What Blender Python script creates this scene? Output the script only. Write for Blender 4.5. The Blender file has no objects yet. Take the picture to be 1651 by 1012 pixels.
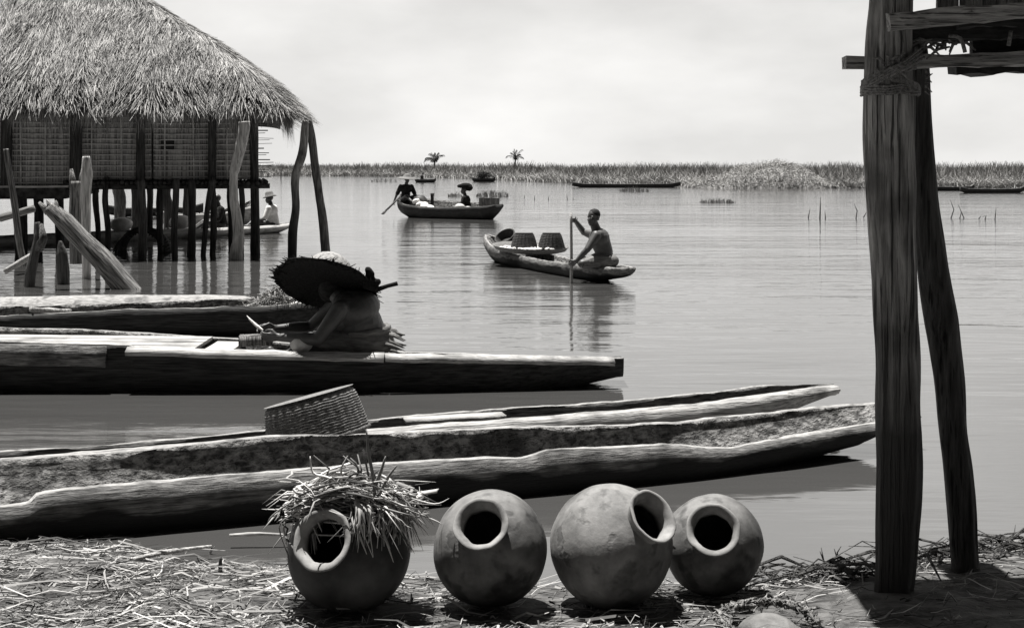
import bpy, math, random
from mathutils import Vector, Matrix, Euler, noise
R = math.radians
rnd = random.Random(7)
C = bpy.context.scene.collection
F, H, CX, HY = 2293.0, 1.65, 825.5, 265.0      # focal length in photo pixels, eye height, principal column, horizon row
V = Vector

def P(px, py, Y): return V(((px-CX)/F*Y, Y, H-(py-HY)/F*Y))
def G(px, py, z=0.0): return P(px, py, (H-z)*F/(py-HY))
def lerp(a, b, t): return a+(b-a)*t
def sstep(a, b, x):
    t = max(0, min(1, (x-a)/(b-a))); return t*t*(3-2*t)
def interp(x, xs, ys):
    if x <= xs[0]: return ys[0]
    for i in range(1, len(xs)):
        if x <= xs[i]:
            t = (x-xs[i-1])/max(1e-9, xs[i]-xs[i-1]); return ys[i-1]+(ys[i]-ys[i-1])*t
    return ys[-1]
def nz(x, y=0, z=0): return noise.noise(V((x, y, z)))

# ------------------------------------------------------------------ materials
def col(g): return (g*1.018, g, g*.975, 1)
def mat(name, lo, hi, scale=(1,1,1), ns=5, detail=7, rough=.85, bump=.4, bd=.02, island=0., ramp=(.35,.65), spec=.25, patch=None, wet=None, crack=0.):
    m = bpy.data.materials.new(name); m.use_nodes = True
    n, l = m.node_tree.nodes, m.node_tree.links
    b = n['Principled BSDF']; b.inputs['Roughness'].default_value = rough
    b.inputs['Specular IOR Level'].default_value = spec
    tc = n.new('ShaderNodeTexCoord'); mp = n.new('ShaderNodeMapping'); mp.inputs['Scale'].default_value = scale
    l.new(tc.outputs['Object'], mp.inputs[0])
    t = n.new('ShaderNodeTexNoise'); t.inputs['Scale'].default_value = ns; t.inputs['Detail'].default_value = detail
    t.inputs['Roughness'].default_value = .62
    l.new(mp.outputs[0], t.inputs['Vector'])
    fac = t.outputs['Fac']
    if island:
        g = n.new('ShaderNodeNewGeometry')
        mx = n.new('ShaderNodeMix'); mx.data_type = 'FLOAT'; mx.inputs[0].default_value = island
        l.new(fac, mx.inputs[2]); l.new(g.outputs['Random Per Island'], mx.inputs[3]); fac = mx.outputs[0]
    rp = n.new('ShaderNodeValToRGB'); e = rp.color_ramp.elements
    e[0].position, e[1].position = ramp; e[0].color, e[1].color = col(lo), col(hi)
    l.new(fac, rp.inputs[0]); c = rp.outputs[0]
    if patch:                                   # larger stains of another tone: (tone, scale, threshold)
        t2 = n.new('ShaderNodeTexNoise'); t2.inputs['Scale'].default_value = patch[1]; t2.inputs['Detail'].default_value = 5
        l.new(tc.outputs['Object'], t2.inputs['Vector'])
        r2 = n.new('ShaderNodeValToRGB'); r2.color_ramp.elements[0].position = patch[2]-.08; r2.color_ramp.elements[1].position = patch[2]+.08
        l.new(t2.outputs['Fac'], r2.inputs[0])
        mc = n.new('ShaderNodeMix'); mc.data_type = 'RGBA'; l.new(r2.outputs[0], mc.inputs[0]); l.new(c, mc.inputs[6])
        mc.inputs[7].default_value = col(patch[0]); c = mc.outputs[2]
    hgt = t.outputs['Fac']
    if crack:                                   # drying splits along the grain
        mk = n.new('ShaderNodeMapping'); big = max(scale); mk.inputs['Scale'].default_value = [q*2.2 if q > big*.5 else q*.55 for q in scale]
        l.new(tc.outputs['Object'], mk.inputs[0]); tk = n.new('ShaderNodeTexNoise'); tk.inputs['Scale'].default_value = ns; tk.inputs['Detail'].default_value = 3
        l.new(mk.outputs[0], tk.inputs['Vector']); rk = n.new('ShaderNodeMapRange'); l.new(tk.outputs['Fac'], rk.inputs[0]); rk.inputs[1].default_value = .56; rk.inputs[2].default_value = .66
        rk.inputs[3].default_value = 1.; rk.inputs[4].default_value = 1.-crack
        vk = n.new('ShaderNodeVectorMath'); vk.operation = 'SCALE'; l.new(c, vk.inputs[0]); l.new(rk.outputs[0], vk.inputs['Scale']); c = vk.outputs[0]
        hm_ = n.new('ShaderNodeMath'); hm_.operation = 'MULTIPLY'; l.new(hgt, hm_.inputs[0]); l.new(rk.outputs[0], hm_.inputs[1]); hgt = hm_.outputs[0]
    if wet:                                     # soaked wood, plus painted shade on the stilt, up to an uneven height: (tone, height, unevenness)
        sp = n.new('ShaderNodeSeparateXYZ'); l.new(tc.outputs['Object'], sp.inputs[0])
        t3 = n.new('ShaderNodeTexNoise'); t3.inputs['Scale'].default_value = 2.6; t3.inputs['Detail'].default_value = 6; l.new(tc.outputs['Object'], t3.inputs['Vector'])
        ad = n.new('ShaderNodeMath'); ad.operation = 'MULTIPLY_ADD'; l.new(t3.outputs['Fac'], ad.inputs[0]); ad.inputs[1].default_value = wet[2]; l.new(sp.outputs['Z'], ad.inputs[2])
        mr = n.new('ShaderNodeMapRange'); l.new(ad.outputs[0], mr.inputs[0]); sf = wet[3] if len(wet) > 3 else .015; mr.inputs[1].default_value = wet[1]+wet[2]*.5+sf; mr.inputs[2].default_value = wet[1]+wet[2]*.5-sf
        mc = n.new('ShaderNodeMix'); mc.data_type = 'RGBA'; l.new(mr.outputs[0], mc.inputs[0]); l.new(c, mc.inputs[6]); mc.inputs[7].default_value = col(wet[0]); c = mc.outputs[2]
    l.new(c, b.inputs['Base Color'])
    if bump:
        bp = n.new('ShaderNodeBump'); bp.inputs['Strength'].default_value = bump; bp.inputs['Distance'].default_value = bd
        l.new(hgt, bp.inputs['Height']); l.new(bp.outputs[0], b.inputs['Normal'])
    return m

M = {}
M['hull'] = mat('weathered hull wood', .06, .2, (1.8,13,13), 5, bump=.8, bd=.02, patch=(.045,4,.6), wet=(.012,.12,.2), crack=.6)
M['hull_in'] = mat('hewn inner wood', .06, .36, (7,11,11), 2.2, detail=9, bump=1., bd=.1, ramp=(.38,.62), crack=.5, patch=(.06,3,.62))
M['rim'] = mat('bleached rim wood', .16, .4, (2.5,16,16), 6, bump=.8, bd=.012, patch=(.11,9,.6), crack=.45)
M['wet'] = mat('dark wet hull', .012, .05, (1,12,12), 4, bump=.6, crack=.5)
M['deck'] = mat('bleached deck planks', .2, .44, (1,16,16), 4, bump=.5, crack=.6, patch=(.14,3,.6))
M['pale'] = mat('pale bleached wood', .22, .46, (1.2,14,14), 4, bump=.6, crack=.6, patch=(.14,4,.62))
M['post'] = mat('grey stilt wood', .14, .5, (15,15,1.1), 2.6, bump=1., bd=.03, crack=.85, patch=(.09,2.4,.6), wet=(.07,.95,1.5,.45))  # darker towards the foot: damp plus shade painted into the wood
M['eavepost'] = mat('grey pole wood', .07, .28, (15,15,1.1), 2.6, bump=1., bd=.03, crack=.8)
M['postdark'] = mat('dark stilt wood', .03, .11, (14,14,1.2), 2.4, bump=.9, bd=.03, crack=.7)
M['postpale'] = mat('pale barkless wood', .3, .62, (12,12,1.4), 2.6, bump=.7, crack=.55)
M['driftwood'] = mat('split driftwood', .06, .3, (15,15,1.2), 2.8, bump=1., bd=.03, crack=.85)
M['beam'] = mat('hewn beam wood', .14, .5, (1.4,15,15), 3.4, bump=1., bd=.02, crack=.8)
M['beamdark'] = mat('dark beam wood', .012, .04, (1.6,14,14), 3, bump=.8, bd=.02)  # one very dark wood tone throughout
M['rope'] = mat('twisted creeper rope', .1, .3, (30,30,30), 3, bump=.8)
M['thatch'] = mat('dry thatch', .03, .42, (1,1,1), 2.6, bump=0, island=.45, ramp=(.3,.74), rough=.9)
M['thatchbed'] = mat('thatch bed', .04, .18, (6,6,6), 3, bump=1., bd=.06)
M['mat'] = mat('woven palm mat', .14, .5, (38,38,1.5), 1.2, bump=.6, ramp=(.38,.6))
M['slat'] = mat('split palm slats', .4, .7, (2,2,2), 3, bump=.2)
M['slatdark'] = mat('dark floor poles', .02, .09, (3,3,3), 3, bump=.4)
M['straw'] = mat('dry straw', .025, .46, (2,2,2), 2, bump=0, island=.7, ramp=(.25,.95), rough=.85)
M['strawpale'] = mat('pale fresh straw', .08, .62, (2,2,2), 2, bump=0, island=.7, ramp=(.2,.9), rough=.85)
M['mud'] = mat('trampled mud', .03, .13, (1,1,.3), 9, bump=1., bd=.05, detail=10)
M['soil'] = mat('far bank soil', .04, .12, (1,1,1), .6, bump=.5)
M['reed'] = mat('bank reeds', .08, .42, (.12,.06,.3), 2.0, bump=0, island=.4, ramp=(.28,.72), rough=.9)
M['brush'] = mat('heaped dry brush', .1, .5, (.4,.4,.4), 1.8, bump=0, island=.5, ramp=(.25,.75), rough=.9)
M['leafdark'] = mat('palm fronds', .02, .07, (1,1,1), 3, bump=0, island=.5)
M['trunk'] = mat('palm trunk', .05, .1, (4,4,1), 3)
M['clay'] = mat('fired clay', .05, .2, (1,1,1), 6, detail=12, rough=.66, bump=.4, bd=.015, patch=(.026,3.4,.54), spec=.22, ramp=(.3,.68), crack=.45)
M['clay_pale'] = mat('pale fired clay', .08, .25, (1,1,1), 7, detail=12, rough=.7, bump=.45, bd=.015, patch=(.04,2.6,.57), spec=.2, ramp=(.32,.66), crack=.4)
M['clay_dark'] = mat('smoke blackened clay', .014, .06, (1,1,1), 5, detail=10, rough=.6, bump=.4, bd=.015, patch=(.1,2.8,.62), spec=.25)
M['clayneck'] = mat('pale clay neck', .13, .29, (1,1,1), 11, detail=10, rough=.75, bump=.4, bd=.008, patch=(.08,8,.62))
M['wick'] = mat('woven wicker', .06, .22, (60,60,60), 1.5, bump=.3, rough=.8)
M['wickdark'] = mat('dark wicker', .025, .08, (50,50,50), 1.5, bump=.3, rough=.85)
M['skin'] = mat('dark skin', .042, .068, (1,1,1), 12, rough=.5, bump=.08, bd=.004, spec=.4)
M['hair'] = mat('black hair', .006, .014, (1,1,1), 60, rough=.8, bump=.6, bd=.006)
M['eye'] = mat('eye white', .4, .5, bump=0, rough=.3)
M['cloth'] = mat('faded wrap cloth', .09, .2, (3,3,16), 3, bump=.6, rough=.95, spec=.05)
M['clothdark'] = mat('dark cloth', .015, .04, (4,4,10), 3, bump=.5, rough=.95, spec=.05)
M['white'] = mat('white cloth', .55, .75, (3,3,3), 4, bump=.5, rough=.95, spec=.05)
M['hat'] = mat('dark straw hat', .008, .022, (20,20,20), 3, bump=.8, rough=.95, spec=.05)
M['hatpale'] = mat('pale straw crown', .15, .34, (14,14,14), 3, bump=.6, rough=.9)
M['gourd'] = mat('pale calabash', .4, .58, (1,1,1), 10, bump=.1, rough=.5)
M['stone'] = mat('weathered pale lump', .07, .2, (1,1,1), 8, bump=.8, bd=.02)

def water_mat():
    m = bpy.data.materials.new('muddy lagoon water'); m.use_nodes = True
    n, l = m.node_tree.nodes, m.node_tree.links
    b = n['Principled BSDF']; b.inputs['Base Color'].default_value = col(.05)
    b.inputs['Roughness'].default_value = .045; b.inputs['IOR'].default_value = 2.3
    g = n.new('ShaderNodeTexCoord')
    def wave(sc, ns, det):
        mp = n.new('ShaderNodeMapping'); mp.inputs['Scale'].default_value = sc; mp.inputs['Rotation'].default_value = (0,0,R(6))
        l.new(g.outputs['Object'], mp.inputs[0])
        t = n.new('ShaderNodeTexNoise'); t.inputs['Scale'].default_value = ns; t.inputs['Detail'].default_value = det
        t.inputs['Roughness'].default_value = .5; l.new(mp.outputs[0], t.inputs['Vector']); return t.outputs['Fac']
    def mth(op, a, c):
        x = n.new('ShaderNodeMath'); x.operation = op
        for i, q in enumerate((a, c)):
            if isinstance(q, (int, float)): x.inputs[i].default_value = q
            else: l.new(q, x.inputs[i])
        return x.outputs[0]
    w1 = wave((.55,1.7,1), 1.0, 2); w2 = wave((.16,.6,1), .9, 2); w3 = wave((1.5,6,1), 1.2, 3)
    patch = wave((.05,.16,1), 1.0, 3)                       # wind patches on the open water
    sep = n.new('ShaderNodeSeparateXYZ'); l.new(g.outputs['Object'], sep.inputs[0])
    mr = n.new('ShaderNodeMapRange'); l.new(sep.outputs['Y'], mr.inputs[0])
    mr.inputs[1].default_value = 6; mr.inputs[2].default_value = 18; mr.inputs[3].default_value = .28; mr.inputs[4].default_value = 1.
    h = mth('ADD', mth('ADD', mth('MULTIPLY', w1, .06), mth('MULTIPLY', w2, .10)), mth('MULTIPLY', w3, .022))
    pr = n.new('ShaderNodeMapRange'); l.new(patch, pr.inputs[0]); pr.inputs[1].default_value = .35; pr.inputs[2].default_value = .65
    pr.inputs[3].default_value = .45; pr.inputs[4].default_value = 1.15
    bp = n.new('ShaderNodeBump'); bp.inputs['Distance'].default_value = 1.0
    l.new(mth('MULTIPLY', mr.outputs[0], mth('MULTIPLY', pr.outputs[0], .55)), bp.inputs['Strength'])
    l.new(h, bp.inputs['Height']); l.new(bp.outputs[0], b.inputs['Normal'])
    return m
M['water'] = water_mat()

# ------------------------------------------------------------------ mesh builder
class MB:
    def __init__(s): s.v, s.f, s.m = [], [], []
    def add(s, vs, fs, mi=0):
        o = len(s.v); s.v += [tuple(p) for p in vs]
        for f in fs: s.f.append([o+i for i in f]); s.m.append(mi)
    def tube(s, pts, rad, n=8, jit=0., ridge=0., sq=0., mi=0, flat=1., seed=None, sub=0):
        pts = [V(p) for p in pts]
        rad = list(rad) if isinstance(rad, (list, tuple)) else [rad]*len(pts)
        if sub:
            q, rr = [], []
            for i in range(len(pts)-1):
                p0, p1, p2, p3 = pts[max(0,i-1)], pts[i], pts[i+1], pts[min(len(pts)-1,i+2)]
                for k in range(sub):
                    t = k/sub
                    q.append(.5*((2*p1)+(p2-p0)*t+(2*p0-5*p1+4*p2-p3)*t*t+(3*p1-p0-3*p2+p3)*t**3)); rr.append(lerp(rad[i], rad[i+1], t))
            q.append(pts[-1]); rr.append(rad[-1]); pts, rad = q, rr
        sd = rnd.random()*100 if seed is None else seed
        vs, fs = [], []; prev = None; dist = 0
        for i, p in enumerate(pts):
            t = (pts[min(i+1,len(pts)-1)]-pts[max(i-1,0)])
            if t.length < 1e-9: t = V((0,0,1))
            t.normalize()
            if i: dist += (p-pts[i-1]).length
            if prev is None:
                a = t.cross(V((0,0,1)) if abs(t.z) < .9 else V((0,1,0))).normalized()
            else: a = (prev-t*prev.dot(t)).normalized()
            prev = a; b = t.cross(a)
            for k in range(n):
                th = 2*math.pi*k/n; r = rad[i]
                if jit: r *= 1+jit*nz(math.cos(th)*1.3+sd, math.sin(th)*1.3, dist/max(.02,rad[0])*.25+sd)
                if ridge: r *= 1+ridge*nz(math.cos(th)*4+sd, math.sin(th)*4, dist/max(.02,rad[0])*.05)
                if sq:
                    r *= 1+sq*(1/max(abs(math.cos(th+.4)), abs(math.sin(th+.4)))-1)
                vs.append(p+a*math.cos(th)*r+b*math.sin(th)*r*flat)
        N = len(pts)
        for i in range(N-1):
            for k in range(n):
                fs.append((i*n+k, i*n+(k+1)%n, (i+1)*n+(k+1)%n, (i+1)*n+k))
        fs.append(tuple(range(n))[::-1]); fs.append(tuple((N-1)*n+k for k in range(n)))
        s.add(vs, fs, mi)
    def box(s, c, size, rot=None, mi=0, nx=1, wob=0.):
        hx, hy, hz = [q/2 for q in size]; m = (rot or Matrix.Identity(3)); c = V(c)
        vs, fs = [], []
        for i in range(nx+1):
            x = -hx+2*hx*i/nx; w = [rnd.uniform(-wob,wob) for _ in range(4)]
            for j, (y, z) in enumerate(((-hy,-hz),(hy,-hz),(hy,hz),(-hy,hz))):
                vs.append(c+m@V((x, y+w[j], z+w[(j+1)%4])))
        for i in range(nx):
            for j in range(4): fs.append((i*4+j, i*4+(j+1)%4, i*4+4+(j+1)%4, i*4+4+j))
        fs.append((3,2,1,0)); fs.append(tuple(nx*4+j for j in range(4)))
        s.add(vs, fs, mi)
    def beam(s, a, b, w, h, nx=8, wob=0., mi=0, up=V((0,0,1))):
        a, b = V(a), V(b); x = (b-a).normalized(); y = up.cross(x).normalized(); z = x.cross(y)
        s.box((a+b)/2, ((b-a).length, w, h), Matrix((x,y,z)).transposed(), mi, nx, wob)
    def blade(s, pts, w, side=None, mi=0):
        pts = [V(p) for p in pts]; vs, fs = [], []
        d = pts[-1]-pts[0]
        if side is None:
            side = d.cross(V((rnd.uniform(-1,1),rnd.uniform(-1,1),rnd.uniform(-1,1))))
        side = side.normalized() if side.length > 1e-9 else V((1,0,0))
        k = len(pts)
        for i, p in enumerate(pts):
            ww = w*.5*(1-.75*(i/(k-1))**2) ; vs += [p-side*ww, p+side*ww]
        for i in range(k-1): fs.append((2*i,2*i+1,2*i+3,2*i+2))
        s.add(vs, fs, mi)
    def lathe(s, prof, n=48, mtx=None, disp=None, mi=0, close=False):
        vs, fs = [], []; k = len(prof); mtx = mtx or Matrix.Identity(4)
        for i, (r, z) in enumerate(prof):
            for j in range(n):
                th = 2*math.pi*j/n; dr = disp(th, i, z) if disp else 0
                vs.append(mtx@V(((r+dr)*math.cos(th), (r+dr)*math.sin(th), z)))
        for i in range(k-1):
            for j in range(n): fs.append((i*n+j, i*n+(j+1)%n, (i+1)*n+(j+1)%n, (i+1)*n+j))
        if close: fs.append(tuple(range(n))[::-1]); fs.append(tuple((k-1)*n+j for j in range(n)))
        s.add(vs, fs, mi)
    def ell(s, c, r, rot=None, nu=16, nv=10, mi=0):
        m = rot or Matrix.Identity(3); c = V(c); vs, fs = [], []
        for i in range(1, nv):
            ph = math.pi*i/nv
            for j in range(nu):
                th = 2*math.pi*j/nu
                vs.append(c+m@V((r[0]*math.sin(ph)*math.cos(th), r[1]*math.sin(ph)*math.sin(th), r[2]*math.cos(ph))))
        t = len(vs); vs += [c+m@V((0,0,r[2])), c+m@V((0,0,-r[2]))]
        for i in range(nv-2):
            for j in range(nu): fs.append((i*nu+j, (i+1)*nu+j, (i+1)*nu+(j+1)%nu, i*nu+(j+1)%nu))
        for j in range(nu):
            fs.append((t, j, (j+1)%nu)); fs.append((t+1, (nv-2)*nu+(j+1)%nu, (nv-2)*nu+j))
        s.add(vs, fs, mi)
    def cap(s, p0, r0, p1, r1, n=14):
        p0, p1 = V(p0), V(p1); s.ell(p0, (r0,)*3, None, n, 8); s.ell(p1, (r1,)*3, None, n, 8)
        s.tube([p0, p1], [r0, r1], n)
    def mesh(s, name, mats, smooth=True):
        me = bpy.data.meshes.new(name); me.from_pydata(s.v, [], s.f); me.update()
        for m in (mats if isinstance(mats, (list,tuple)) else [mats]): me.materials.append(m)
        me.polygons.foreach_set('material_index', s.m)
        me.polygons.foreach_set('use_smooth', [smooth]*len(s.f))
        return me
    def build(s, name, mats, parent=None, smooth=True):
        o = bpy.data.objects.new(name, s.mesh(name, mats, smooth)); C.objects.link(o)
        if parent: o.parent = parent
        return o
    def remesh(s, name, mats, parent=None, vox=.006, it=4, subs=0):
        o = s.build(name, mats, parent)
        md = o.modifiers.new('r', 'REMESH'); md.mode = 'VOXEL'; md.voxel_size = vox; md.use_smooth_shade = True
        sm = o.modifiers.new('s', 'SMOOTH'); sm.factor = .5; sm.iterations = it
        bpy.context.view_layer.update()
        me = bpy.data.meshes.new_from_object(o.evaluated_get(bpy.context.evaluated_depsgraph_get()))
        o.modifiers.clear(); old = o.data; o.data = me; bpy.data.meshes.remove(old); me.name = name
        me.polygons.foreach_set('use_smooth', [True]*len(me.polygons))
        return o

def tag(o, label, cat, group=None, kind=None):
    o['label'] = label; o['category'] = cat
    if group: o['group'] = group
    if kind: o['kind'] = kind
    return o
def thing(name, loc, rz=0., label='', cat='', group=None):
    o = bpy.data.objects.new(name, None); C.objects.link(o); o.location = loc; o.rotation_euler = (0,0,rz)
    o.empty_display_size = .2
    return tag(o, label, cat, group)
def struct(o): o['kind'] = 'structure'; return o
def copy_tree(o, parent=None):
    c = o.copy(); C.objects.link(c)
    if parent: c.parent = parent
    for ch in list(o.children): copy_tree(ch, c)
    return c
def align(d, up=V((0,0,1))):
    z = V(d).normalized(); x = up.cross(z)
    if x.length < 1e-4: x = V((1,0,0))
    x.normalize(); return Matrix((x, z.cross(x), z)).transposed()

# ------------------------------------------------------------------ dugouts
def hull_mb(st, N=110, th=.035, e=.7, bulge=.04, endfill=(.5,.5), zinner=None, nzamp=.006, seed=0, pw=.75, steps=()):
    """st: stations (x, near half width, far half width, near rim z, far rim z, keel z); near side is -y"""
    st = sorted(st); xs = [q[0] for q in st]; n = 9; mb = MB()
    L0, L1 = xs[0], xs[-1]; rings = []
    for i in range(N+1):
        x = lerp(L0, L1, i/N)
        wn, wf, zn, zf, zk = [interp(x, xs, [q[k] for q in st]) for k in range(1,6)]
        wn += nzamp*1.2*nz(x*2.1+seed, 3); wf += nzamp*1.2*nz(x*2.1+seed, 9)
        zn += nzamp*1.5*nz(x*3.1+seed, 13)+nzamp*nz(x*11+seed, 5); zf += nzamp*1.5*nz(x*3.1+seed, 19)+nzamp*nz(x*11+seed, 8)
        ee = e(x) if callable(e) else e
        dep = sstep(0, endfill[0], x-L0)*sstep(0, endfill[1], L1-x)
        ring = []
        for k in range(n*2+1):                       # outer, near rim to far rim
            ph = math.pi*k/(2*n); cs, sn = math.cos(ph), math.sin(ph)
            zr = lerp(zn, zf, .5-.5*cs); w = wn if cs > 0 else wf
            lat = -math.copysign(abs(cs)**ee, cs)*w
            lat += -math.copysign(1, cs)*bulge*math.sin(min(1, 2*sn if sn < .5 else 1)*math.pi*(1-.0))*0 - math.copysign(bulge*(4*sn*(1-sn)), cs) if abs(cs) > 1e-6 else 0
            z = zr+(zk-zr)*sn**(1/pw)
            a = nzamp*1.5*nz(x*2.5+seed, k*.7, 4)
            ring.append((x, lat+a, z+a))
        t2 = min(th, .42*min(wn, wf)+.004)
        for k in range(n*2, -1, -1):                 # inner, far rim back to near rim
            ph = math.pi*k/(2*n); cs, sn = math.cos(ph), math.sin(ph)
            zr = lerp(zn, zf, .5-.5*cs); w = (wn if cs > 0 else wf)-t2
            lat = -math.copysign(abs(cs)**ee, cs)*w
            zb = (zk+.04) if zinner is None else max(zk+.04, zinner)
            z = zr+(zb-zr)*sn**(1/pw)*dep*.98
            a = nzamp*2.2*nz(x*5+seed, k*1.1, 14)*(1 if 0 < k < 2*n else 0)
            ring.append((x, lat+a, z+a))
        rings.append(ring)
    K = len(rings[0]); vs = [p for r in rings for p in r]
    for i in range(N):
        for k in range(K):
            k2 = (k+1) % K
            mi = 2 if k in (2*n, K-1) else (0 if k < 2*n else 1)
            if k == 0 and False: mi = 2
            mb.f.append([i*K+k, (i+1)*K+k, (i+1)*K+k2, i*K+k2]); mb.m.append(mi)
    mb.v = vs
    h = 2*n
    for e0, flip in ((0, False), (N*K, True)):
        for k in range(h):
            q = [e0+k, e0+k+1, e0+K-2-k, e0+K-1-k]
            mb.f.append(q if not flip else q[::-1]); mb.m.append(0)
    return mb

def side_z(o, ang, w, px, py):
    d = V(((px-CX)/F, 1, -(py-HY)/F)); c, s = math.cos(ang), math.sin(ang)
    t = (w+(-o[0]*s+o[1]*c))/(-d.x*s+d.y*c)
    p = V((0,0,H))+d*t
    return (p.x-o[0])*c+(p.y-o[1])*s, p.z

def traced_stations(o, ang, near, far, keel):
    a = sorted((*side_z(o, ang, -w, px, py), w) for px, py, w in near)
    b = sorted((*side_z(o, ang, w, px, py), w) for px, py, w in far)
    xs = sorted(set([q[0] for q in a]+[q[0] for q in b])); lo = max(a[0][0], b[0][0]); hi = max(a[-1][0], b[-1][0])
    xs = [x for x in xs if lo <= x <= hi]
    f = lambda t, x, k: interp(x, [q[0] for q in t], [q[k] for q in t])
    return [(x, f(a,x,2), f(b,x,2), f(a,x,1), f(b,x,1), interp(x, [k[0] for k in keel], [k[1] for k in keel])) for x in xs]

def dugout(loc, ang, st, label, group=None, mats=('hull','hull_in','rim'), name='dugout_canoe', **kw):
    o = hull_mb(st, **kw).build(name, [M[m] for m in mats])
    o.location = loc; o.rotation_euler = (0,0,ang)
    return tag(o, label, 'canoe', group)

# front canoe
a1 = math.atan(.42); o1 = (0, 7.38, 0)
near = [(-160,822,.30),(13,815,.30),(44,812,.30),(62,795,.29),(219,779,.29),(402,765,.29),(494,757,.29),(700,742,.29),(822,739,.29),(842,741,.29),(852,737,.29),(887,726,.29),(1034,719,.29),(1107,718,.285),(1181,723,.275),(1254,708,.25),(1412,683,.15),(1458,667,.05)]
far = [(-160,750,.5),(13,739,.5),(146,730,.47),(292,717,.43),(424,702,.40),(600,697,.37),(850,687,.33),(997,684,.30),(1107,679,.28),(1181,669,.27),(1328,655,.22),(1412,649,.13),(1458,650,.05)]
st = traced_stations(o1, a1, near, far, [(-5,-.12),(.9,-.12),(1.4,-.06),(2.0,-.01),(2.2,.07),(2.45,.16)])
dugout(o1, a1, st, 'long hewn dugout nearest the shore, its near rim notched, directly behind the clay pots', 'beached dugouts in the foreground', seed=1.3, nzamp=.0055, th=.045, endfill=(.3,.55), N=160, bulge=.06, e=lambda x: .5+.5*sstep(.75,1.4,x)+.35*sstep(-1.5,-2.3,x))
# slim canoe behind it
a2 = math.atan(.42); o2 = (0, 8.25, 0)
near = [(-160,755,.14),(13,740,.14),(219,722,.14),(424,705,.14),(600,692,.14),(812,676,.14),(1002,662,.14),(1150,648,.15),(1259,632,.12),(1339,621,.03)]
far = [(-160,738,.1),(13,726,.1),(219,713,.12),(424,693,.15),(580,677,.18),(768,661,.22),(1002,646,.2),(1150,631,.15),(1231,621,.09),(1339,618,.03)]
st = traced_stations(o2, a2, near, far, [(-5,-.1),(1.1,-.1),(1.6,.03),(2.2,.17)])
dugout(o2, a2, st, 'slim pointed dugout lying just beyond the front canoe, a woven basket resting across it', 'beached dugouts in the foreground', seed=5.1, nzamp=.0045, th=.03, endfill=(.3,.4), N=130, bulge=.05, mats=('pale','hull','rim'))
plank = MB(); plank.beam((-.62,.1,.192), (-.05,.0,.2), .13, .02, wob=.002)
t = tag(plank.build('loose_board', M['deck']), 'short bleached board lying inside the slim pointed dugout', 'board'); t.location = o2; t.rotation_euler = (0,0,a2)

# big planked canoe with the hatted woman
o3 = (0, 10.75, 0)
near = [(-260,549,.47),(8,551,.47),(206,557,.46),(212,561,.45),(400,566,.45),(600,571,.44),(800,575,.36),(1000,577,.2)]
far = [(-260,519,.5),(8,527,.5),(168,532,.5),(390,546,.45),(640,566,.3),(800,571,.24),(1000,575,.16)]
st = traced_stations(o3, 0, near, far, [(-6,-.2),(.1,-.16),(.41,.0),(.8,.06)])
bc = thing('planked_canoe', o3, 0, 'long dark planked canoe with a blunt bow carrying the woman in the wide hat', 'canoe')
hull_mb(st, seed=9, nzamp=.004, th=.05, e=.4, bulge=.0, endfill=(.3,.55), zinner=.05, N=120).build('hull', [M['wet'], M['hull_in'], M['rim']], bc)
mb = MB()
zz = lambda px, py, w: side_z(o3, 0, w, px, py)
def strake(px0, px1, py0, py1, w0, w1, h, tk, up_=0.):
    m = MB(); a, b = zz(px0, py0, w0*-1), zz(px1, py1, w1*-1)
    m.beam((a[0], -w0-tk/2-.003, a[1]-h/2), (b[0], -w1-tk/2-.003, b[1]-h/2), tk, h, 16, .004, up=V((0,up_,1))); return m
strake(-260, 172, 549, 557, .475, .465, .15, .03).build('side_plank', M['hull'], bc)
strake(206, 620, 561, 572, .452, .445, .03, .075, -.5).build('gunwale', M['deck'], bc)
strake(622, 990, 572, 578, .447, .215, .03, .07, -.5).build('gunwale', M['deck'], bc)
m = MB()
for k in range(5): m.beam((-6.0,-.34+k*.17,.31+.003*k), (-2.35,-.34+k*.17,.275+.003*k), .172, .025, 12, .001)
m.build('deck_planks', M['deck'], bc, False)
m = MB(); m.beam((-2.2,-.38,.25),(-2.2,.42,.25),.22,.03, 6, .003); m.build('thwart', M['deck'], bc, False)
m = MB(); m.beam((-.45,-.36,.17),(-.45,.27,.17),.16,.03, 6, .003); m.build('thwart', M['deck'], bc, False)

# canoe with straw on board
o4 = (0, 13.95, 0)
near = [(-240,515,.32),(8,509,.32),(202,499,.32),(336,496,.31),(430,493,.28),(511,487,.18),(548,482,.06)]
far = [(-240,501,.3),(8,494,.3),(245,487,.3),(380,481,.28),(440,479,.24),(511,478,.14),(548,480,.06)]
st = traced_stations(o4, 0, near, far, [(-8,-.12),(-2.4,-.1),(-2,.0),(-1.6,.12)])
dugout(o4, 0, st, 'dark dugout loaded with a heap of dry grass, moored beyond the planked canoe', seed=21, nzamp=.007, th=.035, endfill=(.3,.5), mats=('wet','hull_in','rim'))
m = MB(); m.beam((-4.62,-.3,.26),(-4.35,.05,.2),.05,.05, 4, .006)
t = tag(m.build('short_pole', M['pale']), 'short pale pole end leaning on the rim of the grass-laden dugout', 'pole'); t.location = o4
m = MB(); m.beam((-2.95,.05,.12),(-2.3,.2,.36),.1,.03, 6, .004)
t = tag(m.build('loose_board', M['pale']), 'pale board slanting up beside the heap of grass in the dark dugout', 'board'); t.location = o4
m = MB()
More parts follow.
